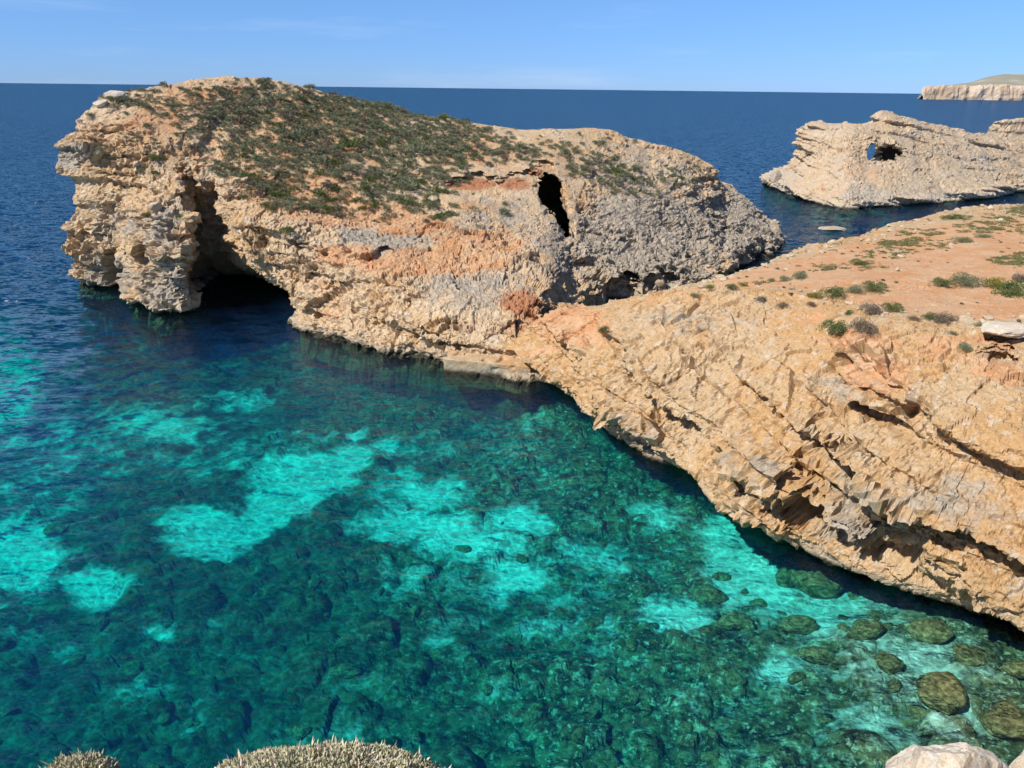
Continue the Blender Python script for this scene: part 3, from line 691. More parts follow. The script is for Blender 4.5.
# ================================================================== WATER
t = NT('sea water')
tc = t.n('ShaderNodeTexCoord').outputs['Object']
mp = t.n('ShaderNodeMapping'); mp.inputs['Rotation'].default_value = (0, 0, math.radians(-28)); mp.inputs['Scale'].default_value = (1.0, 2.1, 1)
t.l(tc, mp.inputs['Vector'])
w1 = t.noise(0.55, 5, 0.55, mp.outputs[0], 0.5); w2 = t.noise(2.4, 4, 0.55, mp.outputs[0], 0.3); w3 = t.noise(0.03, 4, 0.6)
h = t.math('ADD', t.math('MULTIPLY', w1, 0.8), t.math('MULTIPLY', w2, 0.16))
h = t.math('MULTIPLY', h, t.mr(w3, 0.3, 0.7, 0.55, 1.0))
nb = t.bump(h, 0.6, 0.5)
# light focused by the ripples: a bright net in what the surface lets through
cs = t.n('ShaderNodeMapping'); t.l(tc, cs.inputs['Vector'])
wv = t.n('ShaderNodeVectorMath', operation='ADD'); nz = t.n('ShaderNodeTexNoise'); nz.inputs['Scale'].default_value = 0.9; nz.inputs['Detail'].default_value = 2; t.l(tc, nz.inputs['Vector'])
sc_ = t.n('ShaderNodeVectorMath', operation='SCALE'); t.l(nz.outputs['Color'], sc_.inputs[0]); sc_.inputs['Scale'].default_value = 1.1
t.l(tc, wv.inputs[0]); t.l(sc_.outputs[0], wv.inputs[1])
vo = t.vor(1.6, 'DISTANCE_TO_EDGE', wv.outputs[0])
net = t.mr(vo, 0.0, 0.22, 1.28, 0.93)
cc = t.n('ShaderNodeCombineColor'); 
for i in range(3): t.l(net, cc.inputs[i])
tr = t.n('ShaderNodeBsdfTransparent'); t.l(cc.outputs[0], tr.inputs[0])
def slope(scale, k, vec):
    x = t.n('ShaderNodeTexNoise'); x.inputs['Scale'].default_value = scale; x.inputs['Detail'].default_value = 3; t.l(vec, x.inputs['Vector'])
    a_ = t.n('ShaderNodeVectorMath', operation='SUBTRACT'); t.l(x.outputs['Color'], a_.inputs[0]); a_.inputs[1].default_value = (0.5, 0.5, 0.5)
    b_ = t.n('ShaderNodeVectorMath', operation='MULTIPLY'); t.l(a_.outputs[0], b_.inputs[0]); b_.inputs[1].default_value = (k, k, 0)
    c_ = t.n('ShaderNodeVectorMath', operation='SCALE'); t.l(b_.outputs[0], c_.inputs[0]); t.l(chop, c_.inputs['Scale']); return c_.outputs[0]
# sheltered bay, choppier open sea
of_ = t.n('ShaderNodeVectorMath', operation='DISTANCE'); t.l(tc, of_.inputs[0]); of_.inputs[1].default_value = (8, 36, 0)
chop = t.mr(of_.outputs['Value'], 32.0, 95.0, 0.35, 4.2)
def vadd(a_, b_):
    x = t.n('ShaderNodeVectorMath', operation='ADD'); t.l(a_, x.inputs[0]); t.l(b_, x.inputs[1]); return x.outputs[0]
nsl = vadd(vadd(slope(0.35, 1.0, mp.outputs[0]), slope(1.3, 0.9, mp.outputs[0])), nb)
nn = t.n('ShaderNodeVectorMath', operation='NORMALIZE'); t.l(nsl, nn.inputs[0]); nb = nn.outputs[0]
gl = t.n('ShaderNodeBsdfGlossy'); gl.inputs['Roughness'].default_value = 0.12; t.l(nb, gl.inputs['Normal'])
fr = t.n('ShaderNodeFresnel'); fr.inputs['IOR'].default_value = 1.33; t.l(nb, fr.inputs['Normal'])
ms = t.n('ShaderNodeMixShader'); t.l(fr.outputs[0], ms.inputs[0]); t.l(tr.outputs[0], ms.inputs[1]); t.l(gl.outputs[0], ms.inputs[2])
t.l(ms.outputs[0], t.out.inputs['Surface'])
va = t.n('ShaderNodeVolumeAbsorption'); vs = t.n('ShaderNodeVolumeScatter'); ad = t.n('ShaderNodeAddShader')
ABS = (0.300, 0.0180, 0.0115); SCA = (0.0001, 0.0052, 0.0175)
da = 0.5; va.inputs['Density'].default_value = da; va.inputs['Color'].default_value = (*[1 - a_ / da for a_ in ABS], 1)
ds = 0.024; vs.inputs['Density'].default_value = ds; vs.inputs['Color'].default_value = (*[b_ / ds for b_ in SCA], 1)
vs.inputs['Anisotropy'].default_value = 0.0
t.l(va.outputs[0], ad.inputs[0]); t.l(vs.outputs[0], ad.inputs[1]); t.l(ad.outputs[0], t.out.inputs['Volume'])
t.m.cycles.homogeneous_volume = True
n = 96; R0 = 25000.0
vs_, fs_ = [], []
for zq in (0.0, -70.0):
    vs_ += [(R0 * math.cos(2 * math.pi * i / n), R0 * math.sin(2 * math.pi * i / n), zq) for i in range(n)]
fs_ = [tuple(range(n)), tuple(range(2 * n - 1, n - 1, -1))] + [(i, n + i, n + (i + 1) % n, (i + 1) % n) for i in range(n)]
water = make_mesh('water', vs_, fs_, t.m)
tag(water, kind='structure')

# ================================================================== PLANTS
def leaf_material(name, a, b, rough=0.8):
    t = NT(name)
    f = t.attr('shade').outputs['Fac']
    oi = t.n('ShaderNodeObjectInfo')
    c = t.mix(f, a, b)
    c = t.mix(t.math('MULTIPLY', oi.outputs['Random'], 0.35), c, tuple(0.55 * x for x in a))
    t.principled(c, rough, None, 0.2)
    return t.m
LEAF = {
    'scrub': leaf_material('grey green scrub leaves', (0.160, 0.180, 0.098), (0.285, 0.30, 0.185)),
    'green': leaf_material('dark green leaves', (0.085, 0.120, 0.035), (0.16, 0.205, 0.075)),
    'yellow': leaf_material('yellow green leaves', (0.17, 0.18, 0.035), (0.27, 0.27, 0.06)),
    'dry': leaf_material('dry brown twigs', (0.15, 0.12, 0.085), (0.26, 0.22, 0.165)),
}
def bush_arrays(seed, n, leaf, clumps=9, squash=0.62, spiky=0.4):
    r = np.random.default_rng(seed)
    cc = np.stack([r.uniform(-.62, .62, clumps), r.uniform(-.62, .62, clumps), r.uniform(.05, .5, clumps)], 1)
    cc[0] = (0, 0, .35); cr = r.uniform(.30, .52, clumps)
    k = r.integers(0, clumps, n)
    d = r.normal(size=(n, 3)); d[:, 2] = np.abs(d[:, 2]) * 0.9 + 0.05 * d[:, 2]; d /= np.linalg.norm(d, axis=1, keepdims=True)
    rad = cr[k] * (1 - 0.45 * r.random(n) ** 2.2) * (1 + 0.18 * r.random(n))
    p = cc[k] + d * rad[:, None]; p[:, 2] *= squash
    p[:, 2] = np.maximum(p[:, 2], -0.05)
    up = d + r.normal(size=(n, 3)) * spiky; up /= np.linalg.norm(up, axis=1, keepdims=True)
    sd = np.cross(up, r.normal(size=(n, 3))); sd /= np.linalg.norm(sd, axis=1, keepdims=True)
    L = leaf * r.uniform(.7, 1.4, n)[:, None]; w = L * 0.42
    V = np.stack([p - sd * w * .5, p + sd * w * .5 + up * L * .35, p + up * L, p - sd * w * .6 + up * L * .4], 1).reshape(-1, 3)
    F = np.arange(4 * n).reshape(n, 4)
    sh = np.repeat(np.clip(0.5 * r.random(n) + 0.5 * r.random(clumps)[k], 0, 1), 4)
    return V, F, sh
def bush_mesh(name, kind, seed, n, leaf, **kw):
    V, F, sh = bush_arrays(seed, n, leaf, **kw)
    o = make_mesh(name, V, F, LEAF[kind], {'shade': sh})
    me = o.data; bpy.data.objects.remove(o)
    return me
def put(me, name, loc, scale, rz=0.0, tilt=None):
    o = bpy.data.objects.new(name, me); COL.objects.link(o)
    o.location = loc; o.rotation_euler = (0, 0, rz) if tilt is None else (tilt[0], tilt[1], rz)
    o.scale = scale if isinstance(scale, (tuple, list)) else (scale,) * 3
    return o
def on(px_, py_, surf):
    V, PX, PY = surf
    i = np.where((np.abs(PX - px_) < 1.6) & (np.abs(PY - py_) < 1.6))[0]
    if not len(i):
        i = np.argsort((PX - px_) ** 2 + (PY - py_) ** 2)[:6]
    dd = np.linalg.norm(V[i] - CPOS, axis=1)
    return V[i[np.argmin(dd)]]
HEADS = (HEAD_V, HEAD_PX, HEAD_PY); CLIFFS = (CLIFF_V, CLIFF_PX, CLIFF_PY)
def metres(p, wpx):
    return wpx / FPX * float((np.asarray(p) - CPOS) @ fwd)

# -- scrub on the headland: the 300 biggest in view on their own, the rest as one mass
dens = pix_blob(HEAD_PX, HEAD_PY, [
    (330, 140, 95, 42, 1.0), (258, 112, 50, 22, .85), (400, 165, 55, 30, 1.0), (385, 195, 45, 16, 1.0), (440, 140, 50, 22, .85), (300, 165, 50, 16, .85), (490, 150, 30, 14, .38), (350, 110, 60, 14, .7),
    (190, 112, 36, 18, .20), (150, 108, 36, 16, .14), (215, 97, 36, 9, .20), (210, 130, 36, 12, .30), (330, 205, 60, 9, .45), (285, 188, 50, 8, .5), (345, 213, 40, 6, .35), (250, 165, 34, 10, .55), (420, 215, 40, 8, .25),
    (600, 165, 26, 16, .20), (555, 150, 30, 12, .18), (622, 180, 24, 14, .42), (660, 180, 36, 16, .12), (565, 168, 16, 12, .25), (530, 155, 24, 12, .35), (650, 155, 40, 10, .05), (130, 140, 30, 30, .06), (470, 215, 40, 20, .05)])
ok = (HEAD_VR > 5.9) & (HEAD_VR < 10.35) & (HEAD_NZ > 0.25) & (HEAD_PY > 60)
dens = dens * (1 - 0.75 * sstep(9.75, 10.1, HEAD_VR))
ok &= ~((np.abs(HEAD_PX - 552) < 18) & (np.abs(HEAD_PY - 195) < 32))
patch = 0.75 + 0.9 * gnoise(HEAD_V * 0.22, 301) + 0.5 * gnoise(HEAD_V * 0.6, 302)
wgt = np.where(ok, dens ** 1.3 * np.clip(patch, 0.02, 1.5), 0); wgt /= wgt.sum()
cand = rng.choice(len(HEAD_V), 14000, False, p=wgt)
placed, cell = [], {}
for i in cand:
    p = HEAD_V[i]; r_ = float(np.clip(rng.lognormal(-0.45, 0.46), 0.22, 1.5)) * (0.62 + 0.42 * dens[i])
    key = (int(p[0] // 2), int(p[1] // 2)); good = True
    for ax in (-1, 0, 1):
        for ay in (-1, 0, 1):
            for (q, rq) in cell.get((key[0] + ax, key[1] + ay), ()):
                if (p[0] - q[0]) ** 2 + (p[1] - q[1]) ** 2 < (0.50 * (r_ + rq)) ** 2: good = False
    if good:
        cell.setdefault(key, []).append((p, r_)); placed.append((p, r_, float(dens[i]), HEAD_PX[i], HEAD_PY[i]))
    if len(placed) >= 1700: break
placed.sort(key=lambda a: -a[1] / np.linalg.norm(a[0] - CPOS))
SCRUB = [bush_mesh('scrub', 'scrub', 500 + k, 700, 0.16, squash=1.0) for k in range(5)]
SCRUBG = [bush_mesh('scrub', 'green', 520 + k, 700, 0.16, squash=1.05) for k in range(3)]
SCRUBD = [bush_mesh('scrub', 'dry', 540 + k, 560, 0.17, squash=0.85) for k in range(2)]
for (p, r_, d_, x, y) in placed[:300]:
    u = rng.random()
    low = y > 182 and x < 460
    if low and u < 0.55 or (not low and u < 0.10):
        me, lab, grp = SCRUBG[rng.integers(3)], 'small dark green shrub in the scrub on the headland', 'dark green shrubs on the headland'
    elif u > 0.88:
        me, lab, grp = SCRUBD[rng.integers(2)], 'small brownish dry shrub among the scrub on the headland', 'dry shrubs on the headland'
    else:
        me, lab, grp = SCRUB[rng.integers(5)], 'small grey-green shrub in the scrub on the headland', 'grey-green shrubs on the headland'
    o = put(me, 'shrub', p - np.array([0, 0, 0.06 * r_]), r_, rng.random() * 6.28)
    tag(o, lab, 'shrub', grp)
rest = placed[300:]
base = [bush_arrays(600 + k, 260, 0.24, squash=0.95) for k in range(5)]
VV, FF, SS, off = [], [], [], 0
for (p, r_, d_, x, y) in rest:
    V, F, sh = base[rng.integers(5)]
    a_ = rng.random() * 6.28; ca, sa_ = math.cos(a_), math.sin(a_)
    Vr = np.stack([V[:, 0] * ca - V[:, 1] * sa_, V[:, 0] * sa_ + V[:, 1] * ca, V[:, 2]], 1) * r_ + p
    VV.append(Vr); FF.append(F + off); SS.append(np.clip(sh * 0.8 + rng.uniform(-.15, .25), 0, 1)); off += len(V)
sc_o = make_mesh('scrub', np.concatenate(VV), np.concatenate(FF), LEAF['scrub'], {'shade': np.concatenate(SS)})
tag(sc_o, 'low mixed scrub filling in between the bigger shrubs on the headland', 'scrub', kind='stuff')

# -- shrubs one can point to: on the cliffs, the plateau and its rim
BIG = {k: [bush_mesh('shrub', k, 700 + 10 * i + j, 2600, 0.085, clumps=13, squash=0.95) for j in range(2)] for i, k in enumerate(LEAF)}
def shrub(px_, py_, wpx, kind, surf, label, hs=1.0, group=None):
    p = on(px_, py_, surf); r_ = metres(p, wpx) * 0.5
    o = put(BIG[kind][rng.integers(2)], 'shrub', p - np.array([0, 0, 0.10 * r_]), (r_, r_, r_ * hs), rng.random() * 6.28)
    tag(o, label, 'shrub', group)
for a_ in [
    (155, 159, 17, 'green', HEADS, 'bright green shrub on the sunlit face above the recess, upper of two'),
    (154, 173, 12, 'green', HEADS, 'small green shrub just below the bright one above the recess'),
    (140, 171, 10, 'scrub', HEADS, 'small olive shrub left of the two green ones on the overhanging face'),
    (148, 217, 10, 'green', HEADS, 'green tuft left of the pale boulder on the buttress'),
    (179, 217, 10, 'green', HEADS, 'green tuft right of the pale boulder at the edge of the shaded recess'),
    (101, 152, 11, 'scrub', HEADS, 'olive shrub on the overhanging nose of the headland'),
    (92, 117, 9, 'scrub', HEADS, 'small shrub on the rim at the far left end of the headland'),
    (243, 197, 10, 'green', HEADS, 'small green shrub at the cliff edge left of the orange terrace'),
    (264, 205, 13, 'green', HEADS, 'bright green shrub on the cliff edge below the orange terrace'),
    (271, 210, 11, 'green', HEADS, 'green shrub touching the right side of the bright one on the cliff edge'),
    (290, 231, 18, 'green', HEADS, 'largest dark green shrub hanging on the cliff face below the orange terrace'),
    (604, 331, 11, 'green', CLIFFS, 'lone upright green tuft on the cliff face by the isthmus', 1.7),
    (814, 296, 15, 'yellow', CLIFFS, 'round yellow-green cushion shrub on the orange soil'),
    (834, 295, 25, 'green', CLIFFS, 'dark green dome shrub right of the yellow-green cushion'),
    (854, 291, 22, 'scrub', CLIFFS, 'grey shrub in the middle of the row on the orange soil'),
    (874, 290, 26, 'green', CLIFFS, 'broad green shrub at the right end of the row on the orange soil'),
    (712, 288, 13, 'yellow', CLIFFS, 'leftmost yellow-green tuft on the plateau edge by the inlet'),
    (730, 288, 13, 'green', CLIFFS, 'round dark green tuft between two yellow-green ones'),
    (741, 285, 11, 'yellow', CLIFFS, 'yellow-green tuft right of the round dark one'),
    (760, 299, 12, 'dry', CLIFFS, 'dark dry bush on the cliff rim below the yellow-green tufts'),
    (781, 306, 14, 'dry', CLIFFS, 'grey dry bush on the cliff rim left of the red ledge'),
    (697, 296, 11, 'scrub', CLIFFS, 'grey-green tuft at the left end of the cliff rim'),
    (772, 280, 9, 'scrub', CLIFFS, 'smallest of three grey-green bushes near the inlet'),
    (784, 279, 12, 'scrub', CLIFFS, 'middle of three grey-green bushes near the inlet'),
    (798, 277, 17, 'scrub', CLIFFS, 'biggest of three grey-green bushes near the inlet'),
    (944, 285, 22, 'green', CLIFFS, 'dark green shrub at the left end of the long low thicket'),
    (968, 285, 32, 'scrub', CLIFFS, 'grey-green shrub inside the long low thicket'),
    (997, 286, 26, 'yellow', CLIFFS, 'yellow-green shrub inside the long low thicket'),
    (1012, 293, 40, 'green', CLIFFS, 'green shrub at the right end of the long low thicket'),
    (1020, 280, 20, 'dry', CLIFFS, 'grey shrub behind the right end of the long low thicket'),
    (893, 310, 22, 'green', CLIFFS, 'dark green dome shrub on the cliff rim, right of a grey dry bush'),
    (871, 312, 26, 'dry', CLIFFS, 'grey dry bush on the cliff rim left of a dark green dome'),
    (838, 333, 30, 'green', CLIFFS, 'big green shrub hanging just below the cliff rim', 1.2),
    (862, 331, 28, 'dry', CLIFFS, 'brown dry bush beside the big green one below the rim', 1.2),
    (847, 313, 9, 'green', CLIFFS, 'small upright green tuft above the big hanging shrub', 1.5),
    (810, 304, 10, 'dry', CLIFFS, 'tiny grey tuft on the rim below the yellow-green cushion'),
    (928, 318, 18, 'green', CLIFFS, 'dark green shrub on the rim joined to a brown dry bush'),
    (946, 321, 25, 'dry', CLIFFS, 'brown dry bush on the rim joined to a dark green shrub'),
    (914, 319, 11, 'dry', CLIFFS, 'small dry tuft left of the joined pair on the rim'),
    (984, 325, 20, 'scrub', CLIFFS, 'flat olive shrub above the pale slab', 0.6),
    (965, 350, 16, 'scrub', CLIFFS, 'olive shrub on the ledges below the rim, left of the pale slab', 1.2),
    (954, 333, 10, 'scrub', CLIFFS, 'small olive tuft on the ledges below the rim'),
    (1018, 335, 14, 'yellow', CLIFFS, 'yellowish shrub on top of the pale slab'),
    (958, 217, 26, 'green', CLIFFS, 'dark flat shrub on the far edge of the plateau', 0.55),
    (963, 240, 22, 'scrub', CLIFFS, 'olive flat shrub behind the orange soil, left of another like it', 0.6),
    (985, 236, 19, 'scrub', CLIFFS, 'olive flat shrub behind the orange soil, farther from the rocky bump', 0.55),
    (860, 263, 24, 'green', CLIFFS, 'dark green flat shrub on the stony edge left of the green patch', 0.55),
    (826, 267, 14, 'scrub', CLIFFS, 'grey-green tuft on the stony edge near the inlet', 0.7),
    (896, 254, 11, 'scrub', CLIFFS, 'small olive tuft on the soil below the green patch', 0.7)]:
    shrub(*a_)
# low green growth on the far side of the plateau: too fine to count
gv = []
gd = pix_blob(CLIFF_PX, CLIFF_PY, [(922, 236, 22, 6, 1), (900, 245, 18, 6, .9), (1000, 222, 24, 6, .9), (1020, 212, 14, 6, 1), (975, 228, 26, 5, .8), (1012, 260, 20, 6, .9), (940, 246, 22, 3, .5), (880, 255, 20, 4, .35), (840, 268, 40, 4, .15), (1040, 225, 30, 8, .8), (800, 285, 60, 6, .03)])
okc = (CLIFF_VR > 6.2) & (CLIFF_VR < 9)
wg = np.where(okc, gd * np.clip(0.6 + 1.4 * gnoise(CLIFF_V * 0.7, 311), 0, 2), 0); wg /= wg.sum()
base = [bush_arrays(650 + k, 60, 0.34, squash=0.35) for k in range(4)]
VV, FF, SS, off = [], [], [], 0
for i in rng.choice(len(CLIFF_V), 900, False, p=wg):
    V, F, sh = base[rng.integers(4)]; r_ = rng.uniform(.10, .36)
    VV.append(V * r_ + CLIFF_V[i]); FF.append(F + off); SS.append(np.clip(sh + rng.uniform(-.2, .2), 0, 1)); off += len(V)
gc = make_mesh('ground_cover', np.concatenate(VV), np.concatenate(FF), leaf_material('green ground cover', (0.135, 0.140, 0.050), (0.27, 0.26, 0.12)), {'shade': np.concatenate(SS)})
tag(gc, 'low green plants spreading over the far side of the orange plateau', 'ground cover', kind='stuff')

TUFT = [bush_mesh('tuft', k, 760 + i, 260, 0.24, clumps=3, squash=0.6) for i, k in enumerate(('dry', 'scrub', 'dry'))]
wt = np.where((CLIFF_VR > 6.0) & (CLIFF_VR < 9) & (CLIFF_PX > 660) & (CLIFF_PX < 1030), np.clip(gnoise(CLIFF_V * 0.25, 321) + 0.1, 0, 1) + 0.5 * sstep(8.2, 8.7, CLIFF_VR), 0); wt /= wt.sum()
for i in rng.choice(len(CLIFF_V), 110, False, p=wt):
    r_ = float(rng.uniform(.10, .28))
    o = put(TUFT[rng.integers(3)], 'tuft', CLIFF_V[i], (r_, r_, r_ * rng.uniform(.6, 1.1)), rng.random() * 6)
    tag(o, 'small dry tuft of grass on the orange plateau', 'tuft', 'dry tufts on the plateau')

# ================================================================== LOOSE ROCKS
def rock_arrays(seed, n=40, angular=0.5):
    bmu = bpy.data.meshes.new('t'); import bmesh
    b = bmesh.new(); bmesh.ops.create_icosphere(b, subdivisions=5 if n > 30 else 4, radius=1.0)
    V = np.array([v.co[:] for v in b.verts]); F = np.array([[l.index for l in f.verts] for f in b.faces]); b.free(); bpy.data.meshes.remove(bmu)
    r = np.random.default_rng(seed)
    for _ in range(9):                                   # flat broken sides
        d = r.normal(size=3); d /= np.linalg.norm(d); h = r.uniform(.55, .9)
        q = V @ d; V = V - np.where(q > h, (q - h) * (0.5 + angular), 0)[:, None] * d
    V = V * (1 + 0.24 * fbm(V * 1.2 + seed, 3, seed) + 0.13 * fbm(V * 3.5 + seed, 4, seed + 3, .65))[:, None]
    return V, F
def rock_mesh(seed, mat, n=40, soil=0.0, grey=0.2, angular=0.5):
    V, F = rock_arrays(seed, n, angular)
    o = make_mesh('rock', V, F, mat, {'soil': np.full(len(V), soil), 'grey': np.full(len(V), grey), 'red': np.zeros(len(V))})
    me = o.data; bpy.data.objects.remove(o); return me
DRY = rock_material('loose limestone', cream=(0.62, 0.50, 0.35), ochre=(0.60, 0.43, 0.25), pale=(0.70, 0.62, 0.52), fine=2.2, tidal=False, bump=0.7)
PALE = rock_material('bleached limestone', cream=(0.68, 0.60, 0.48), ochre=(0.66, 0.55, 0.40), pale=(0.74, 0.70, 0.63), fine=4.0, tidal=False, bump=0.6)
WETR = rock_material('sea washed limestone', cream=(0.46, 0.42, 0.34), ochre=(0.38, 0.33, 0.25), pale=(0.56, 0.52, 0.45), fine=1.5, tidal=False, bump=0.7)
def boulder(px_, py_, wpx, sc_, seed, surf, label, mat=DRY, rz=0.0, up=0.25, name='boulder', cat='boulder', grey=0.15):
    p = on(px_, py_, surf) if surf is not None else Z(px_, py_, 0.0)
    r_ = metres(p, wpx) * 0.5
    o = put(rock_mesh(seed, mat, grey=grey), name, p + np.array([0, 0, up * r_]), (r_ * sc_[0], r_ * sc_[1], r_ * sc_[2]), rz)
    tag(o, label, cat); return o
boulder(157, 208, 15, (1, .9, .85), 41, HEADS, 'pale boulder perched on the buttress above the sea', grey=0.45)
boulder(434, 200, 11, (1, .9, .8), 42, HEADS, 'cream boulder at the foot of the green scrub', grey=0.0)
boulder(115, 98, 22, (1, .8, .42), 43, HEADS, 'flat pale slab on the skyline at the left end of the headland', PALE)
boulder(100, 104, 16, (1, .8, .5), 44, HEADS, 'rounded pale block at the top left corner of the headland', PALE)
boulder(832, 229, 28, (1.0, .8, .20), 45, None, 'low pale rock awash in the channel before the islet', WETR, up=0.0, grey=0.5, name='sea_rock', cat='rock')
boulder(774, 180, 14, (.8, 1.0, 1.25), 46, (ISLET_V, *proj(ISLET_V)), 'grey boulder standing at the left foot of the islet', WETR, grey=0.6)
o = boulder(1004, 336, 62, (1.0, .75, .20), 47, CLIFFS, 'big pale slab jutting out over a dark hollow at the plateau rim', PALE, 0.25, 0.30)
boulder(728, 290, 5, (1, 1, .7), 48, CLIFFS, 'small cream stone on the plateau edge by the inlet')
# stones on the plateau
STN = [rock_mesh(60 + k, DRY, 20) for k in range(5)]
wst = np.where((CLIFF_VR > 6.1) & (CLIFF_VR < 9) & (CLIFF_PX > 640) & (CLIFF_PX < 1030), 0.25 + 2.0 * sstep(8.2, 8.7, CLIFF_VR) + 1.5 * (CLIFF_VR < 6.5), 0); wst /= wst.sum()
for i in rng.choice(len(CLIFF_V), 280, False, p=wst):
    r_ = float(np.clip(rng.lognormal(-2.0, 0.6), 0.05, 0.5))
    o = put(STN[rng.integers(5)], 'stone', CLIFF_V[i] + np.array([0, 0, 0.2 * r_]), (r_, r_ * rng.uniform(.6, 1), r_ * rng.uniform(.35, .8)), rng.random() * 6)
    tag(o, 'small cream stone lying on the stony plateau', 'stone', 'stones on the plateau')

# the squared landing ledge at the water's edge
A, B = Z(444, 372, 0), Z(530, 380, 0)
dx = (B - A); Ln = np.linalg.norm(dx); dx /= Ln; dn = np.array([-dx[1], dx[0], 0])
lo_, hi_ = -1.2, 1.15
NL, NW, NH = 80, 24, 16
def strip(fn, a, b):
    U_, V_ = np.meshgrid(np.linspace(0, 1, a), np.linspace(0, 1, b), indexing='ij')
    return np.stack(fn(U_, V_), -1), a, b
prof = [(0.12, lo_), (0.02, 0.0), (0.0, hi_ - .06), (0.07, hi_), (3.2, hi_ + .12), (3.3, lo_)]
K = [[A + dx * (u * Ln) + dn * a_ + np.array([0, 0, z]) for a_, z in prof] for u in np.linspace(0, 1, 9)]
Gp, U1, V1 = loft(K, 0.1, 0.1)
Pp = Gp.reshape(-1, 3); Np = normals(blur(Gp, 2)).reshape(-1, 3)
Pp = Pp + (0.14 * fbm(Pp * 0.9, 4, 401, .6) - 0.22 * sstep(.25, .45, gnoise(Pp * 0.8, 405)))[:, None] * Np
nrr = U1.shape[1]
ff = [tuple(f) for f in grid_faces(*U1.shape)] + [tuple(range(nrr)), tuple(range(len(Pp) - nrr, len(Pp)))[::-1]]
qo = make_mesh('landing_ledge', Pp, ff, ROCK_NEAR, {'soil': 0.55 * sstep(3.0, 3.6, V1).ravel(), 'grey': (0.28 * (1 - sstep(2.8, 3.2, V1))).ravel(), 'red': np.zeros(len(Pp))})
tag(qo, 'long squared rock landing ledge at the foot of the isthmus', 'landing')

# ================================================================== SUNKEN BOULDERS
t = NT('weedy boulder')
c = t.mix(t.mr(t.noise(2.5, 8, 0.7), 0.40, 0.62), (0.075, 0.058, 0.024), (0.27, 0.20, 0.085))
c = t.mix(t.mr(t.noise(6.0, 6, 0.7), 0.55, 0.66), c, (0.33, 0.29, 0.16))
t.principled(c, 0.9, t.bump(t.noise(5.0, 8, 0.7), 0.8, 0.12), 0.05)
WEED = t.m
bx_, by_ = proj(BED_V)
def depth_at(p):
    i = np.argmin((BED_V[:, 0] - p[0]) ** 2 + (BED_V[:, 1] - p[1]) ** 2); return BED_V[i, 2]
def sunk(px_, py_, wpx, sc_, seed, label=None, rz=0.0):
    p = Z(px_, py_, -2.0)
    for _ in range(2): p = Z(px_, py_, min(depth_at(p), -0.9) + 0.2)
    r_ = metres(p, wpx) * 0.5
    z = min(p[2], -0.35 - r_ * sc_[2])
    o = put(rock_mesh(seed, WEED, angular=0.1), 'sunken_boulder', (p[0], p[1], z), (r_ * sc_[0], r_ * sc_[1], r_ * sc_[2]), rz)
    if label: tag(o, label, 'boulder')
    return o
for a_ in [
    (815, 584, 50, (1, .8, .55), 801, 'long dark sunken boulder close under the cliff, facing the shaded overhang', -.2),
    (788, 578, 32, (1, .8, .5), 802, 'smaller dark sunken boulder at the left end of the long one under the cliff', 0),
    (866, 632, 50, (1, .42, .4), 803, 'narrow slanting sunken boulder alone on the pale sand', .35),
    (930, 630, 42, (1, .85, .5), 804, 'speckled sunken boulder nearest the dark foot of the cliff', 0),
    (944, 691, 56, (1, .9, .55), 805, 'broad round brown sunken boulder with a dark rim, largest on the sand', .3),
    (1006, 722, 56, (1, .9, .55), 806, 'brown sunken boulder at the right edge of the frame above the pale rock', .5),
    (970, 655, 34, (1, .9, .5), 807, 'sunken boulder between the speckled one and the right edge', 0),
    (1016, 668, 28, (1, .9, .5), 808, 'sunken boulder cut off by the right edge, under the cliff foot', 0),
    (708, 596, 38, (1, .8, .5), 809, 'dark sunken boulder left of the turquoise sand tongue', 0),
    (889, 663, 34, (1, .85, .45), 810, 'mottled sunken boulder left of the broad round brown one', .2),
    (797, 626, 42, (1, .6, .42), 811, 'flat dark sunken boulder on the sand below the long one', .1),
    (816, 654, 36, (1, .6, .42), 812, 'flat mottled sunken boulder just below another flat dark one', -.2),
    (735, 622, 34, (1, .7, .45), 813, 'dark sunken boulder at the edge of the rubble field', 0)]:
    sunk(*a_)
SB = [rock_mesh(820 + k, WEED, 20, angular=0.15) for k in range(6)]
BS, BD = sand, depth
pr = np.where((BED_V[:, 1] < 62) & (BED_V[:, 2] < -1.2) & (bx_ > -80) & (bx_ < 1060) & (by_ > 470) & (by_ < 790), (1.1 - BS) * sstep(440, 640, by_) * (0.3 + sstep(300, 620, bx_)), 0)
pr *= (RR.ravel() ** 2); pr /= pr.sum()
for i in rng.choice(len(BED_V), 230, False, p=pr):
    p = BED_V[i]; r_ = float(np.clip(rng.lognormal(-1.0, 0.45), 0.16, 0.85))
    if p[2] + 0.5 * r_ > -0.4: continue
    o = put(SB[rng.integers(6)], 'sunken_boulder', p + np.array([0, 0, -0.08 * r_]), (r_, r_ * rng.uniform(.5, 1), r_ * rng.uniform(.4, .8)), rng.random() * 6.28)
    tag(o, 'small dark weedy boulder in the rubble on the sea floor', 'boulder', 'boulders on the sea floor')

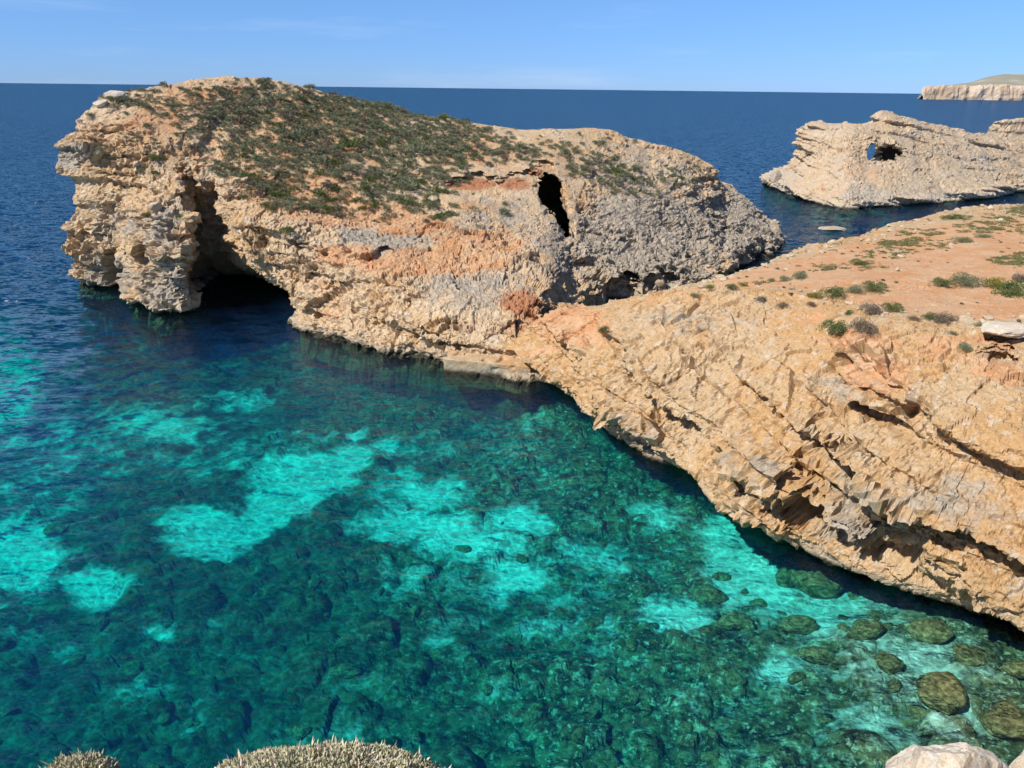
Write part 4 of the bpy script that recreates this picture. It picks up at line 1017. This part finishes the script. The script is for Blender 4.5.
# ================================================================== FOREGROUND
GN = []
for x in (-40, -18, -9, -5, -2.5, 0, 2.5, 5, 9, 18, 40):
    GN.append([wpt(x, -60, 24), wpt(x, -20, 22.0), wpt(x, -4, 20.9), wpt(x, 0, 20.35), wpt(x, 1.8, 19.3), wpt(x, 3.2, 18.1), wpt(x, 4.1, 17.1), wpt(x, 4.8, 14.0), wpt(x, 5.4, 8.0), wpt(x, 5.8, 0.0), wpt(x, 6.2, -8)])
Gg, Ug, Vg = loft(GN, 0.25, [4, 2, .4, .15, .12, .12, .2, .3, .3, .6])
Pg = Gg.reshape(-1, 3); Ng = normals(Gg).reshape(-1, 3)
Pg = Pg + (0.16 * fbm(Pg * 0.6, 4, 431, .6))[:, None] * Ng * np.where(Ng[:, 2:3] < 0, -1, 1)
gr = make_mesh('ground', Pg, grid_faces(*Ug.shape)[:, ::-1].copy(), ROCK_NEAR, {'soil': 0.4 * (1 - sstep(4.5, 6, Vg)).ravel(), 'grey': np.full(Ug.size, .3), 'red': np.zeros(Ug.size)})
tag(gr, kind='structure')

t = NT('thyme blades')
ca_ = t.ramp(t.attr('shade').outputs['Fac'], [(0.0, (0.19, 0.19, 0.10)), (0.3, (0.40, 0.40, 0.24)), (0.6, (0.60, 0.56, 0.38)), (0.85, (0.66, 0.53, 0.46)), (1.0, (0.82, 0.77, 0.66))])
t.principled(ca_, 0.85, None, 0.15)
THYME = t.m
t = NT('thyme twigs'); t.principled((0.16, 0.11, 0.075), 0.9, None, 0.1); TWIG = t.m
def thyme(px_, py_, Y0, rx, ry, rz_, n, seed, label, blade=0.026):
    """a cushion plant: short stiff blades over a dome, on a tangle of twigs"""
    topp = Y(px_, py_, Y0)
    c0 = topp - np.array([0, 0, rz_ + 0.03])
    r = np.random.default_rng(seed)
    d = r.normal(size=(n, 3)); d[:, 2] = np.abs(d[:, 2]); d /= np.linalg.norm(d, axis=1, keepdims=True)
    lump = 1 + 0.20 * fbm(d * 2.2 + seed, 3, seed, 0.6)
    p = d * lump[:, None] * np.array([rx, ry, rz_]) * (1 - 0.16 * r.random(n)[:, None] ** 1.5)
    up = d * 0.8 + np.array([0, 0, .55]) + r.normal(size=(n, 3)) * .45; up /= np.linalg.norm(up, axis=1, keepdims=True)
    sd = np.cross(up, r.normal(size=(n, 3))); sd /= np.linalg.norm(sd, axis=1, keepdims=True)
    L = blade * r.uniform(.5, 1.25, n)[:, None]; L[r.random(n) < .02] *= 2.4; L *= 0.75 + 0.6 * np.clip(fbm(d * 6 + seed, 2, seed + 9)[:, None] + .5, 0, 1)
    w = 0.0026 + 0.003 * r.random(n)[:, None]
    V = np.stack([p - sd * w, p + sd * w, p + up * L * .6 + sd * w * 1.3, p + up * L, p + up * L * .6 - sd * w * 1.3], 1).reshape(-1, 3)
    F = np.arange(5 * n).reshape(n, 5)
    sh = np.repeat(np.clip(r.beta(2, 2, n) * .8 + .35 * fbm(d * 5 + seed, 2, seed + 5) + .1, 0, 1), 5)
    e = bpy.data.objects.new('cushion_shrub', None); COL.objects.link(e); e.location = c0
    tag(e, label, 'shrub')
    make_mesh('foliage', V, F, THYME, {'shade': sh}, parent=e)
    tv, tf = [], []
    for k in range(160):
        dd = r.normal(size=3); dd[2] = abs(dd[2]) + .2; dd /= np.linalg.norm(dd)
        a0 = np.array([0, 0, -.05]) + r.normal(size=3) * .04; a1 = dd * np.array([rx, ry, rz_]) * .93
        s1 = np.cross(dd, [0.3, .5, .8]); s1 /= np.linalg.norm(s1); s2 = np.cross(dd, s1); b0 = len(tv)
        for q, ww in ((a0, .012), (a1, .004)):
            for s_ in (s1, -0.5 * s1 + .87 * s2, -0.5 * s1 - .87 * s2): tv.append(q + s_ * ww)
        tf += [(b0, b0 + 1, b0 + 4, b0 + 3), (b0 + 1, b0 + 2, b0 + 5, b0 + 4), (b0 + 2, b0, b0 + 3, b0 + 5)]
    make_mesh('twigs', tv, tf, TWIG, None, parent=e)
    return e
thyme(310, 786, 3.3, 0.98, 0.60, 0.42, 80000, 901, 'wide pale beige-green cushion shrub at the bottom edge of the frame')
thyme(66, 770, 3.4, 0.26, 0.26, 0.22, 12000, 902, 'small pinkish-grey cushion shrub at the bottom left corner')
def near_rock(px_, py_, Y0, sc_, seed, label, rz=0.0):
    topp = Y(px_, py_, Y0)
    o = put(rock_mesh(seed, PALE, angular=0.2, grey=0.0), 'boulder', topp - np.array([0, 0, sc_[2] * 0.92]), sc_, rz)
    tag(o, label, 'boulder')
near_rock(958, 757, 3.5, (0.46, 0.42, 0.60), 910, 'sun-bleached rock at the bottom right corner, the wider of the two', .2)
near_rock(1034, 750, 3.7, (0.19, 0.22, 0.55), 911, 'sun-bleached rock poking in at the right edge beside the wider one', .5)
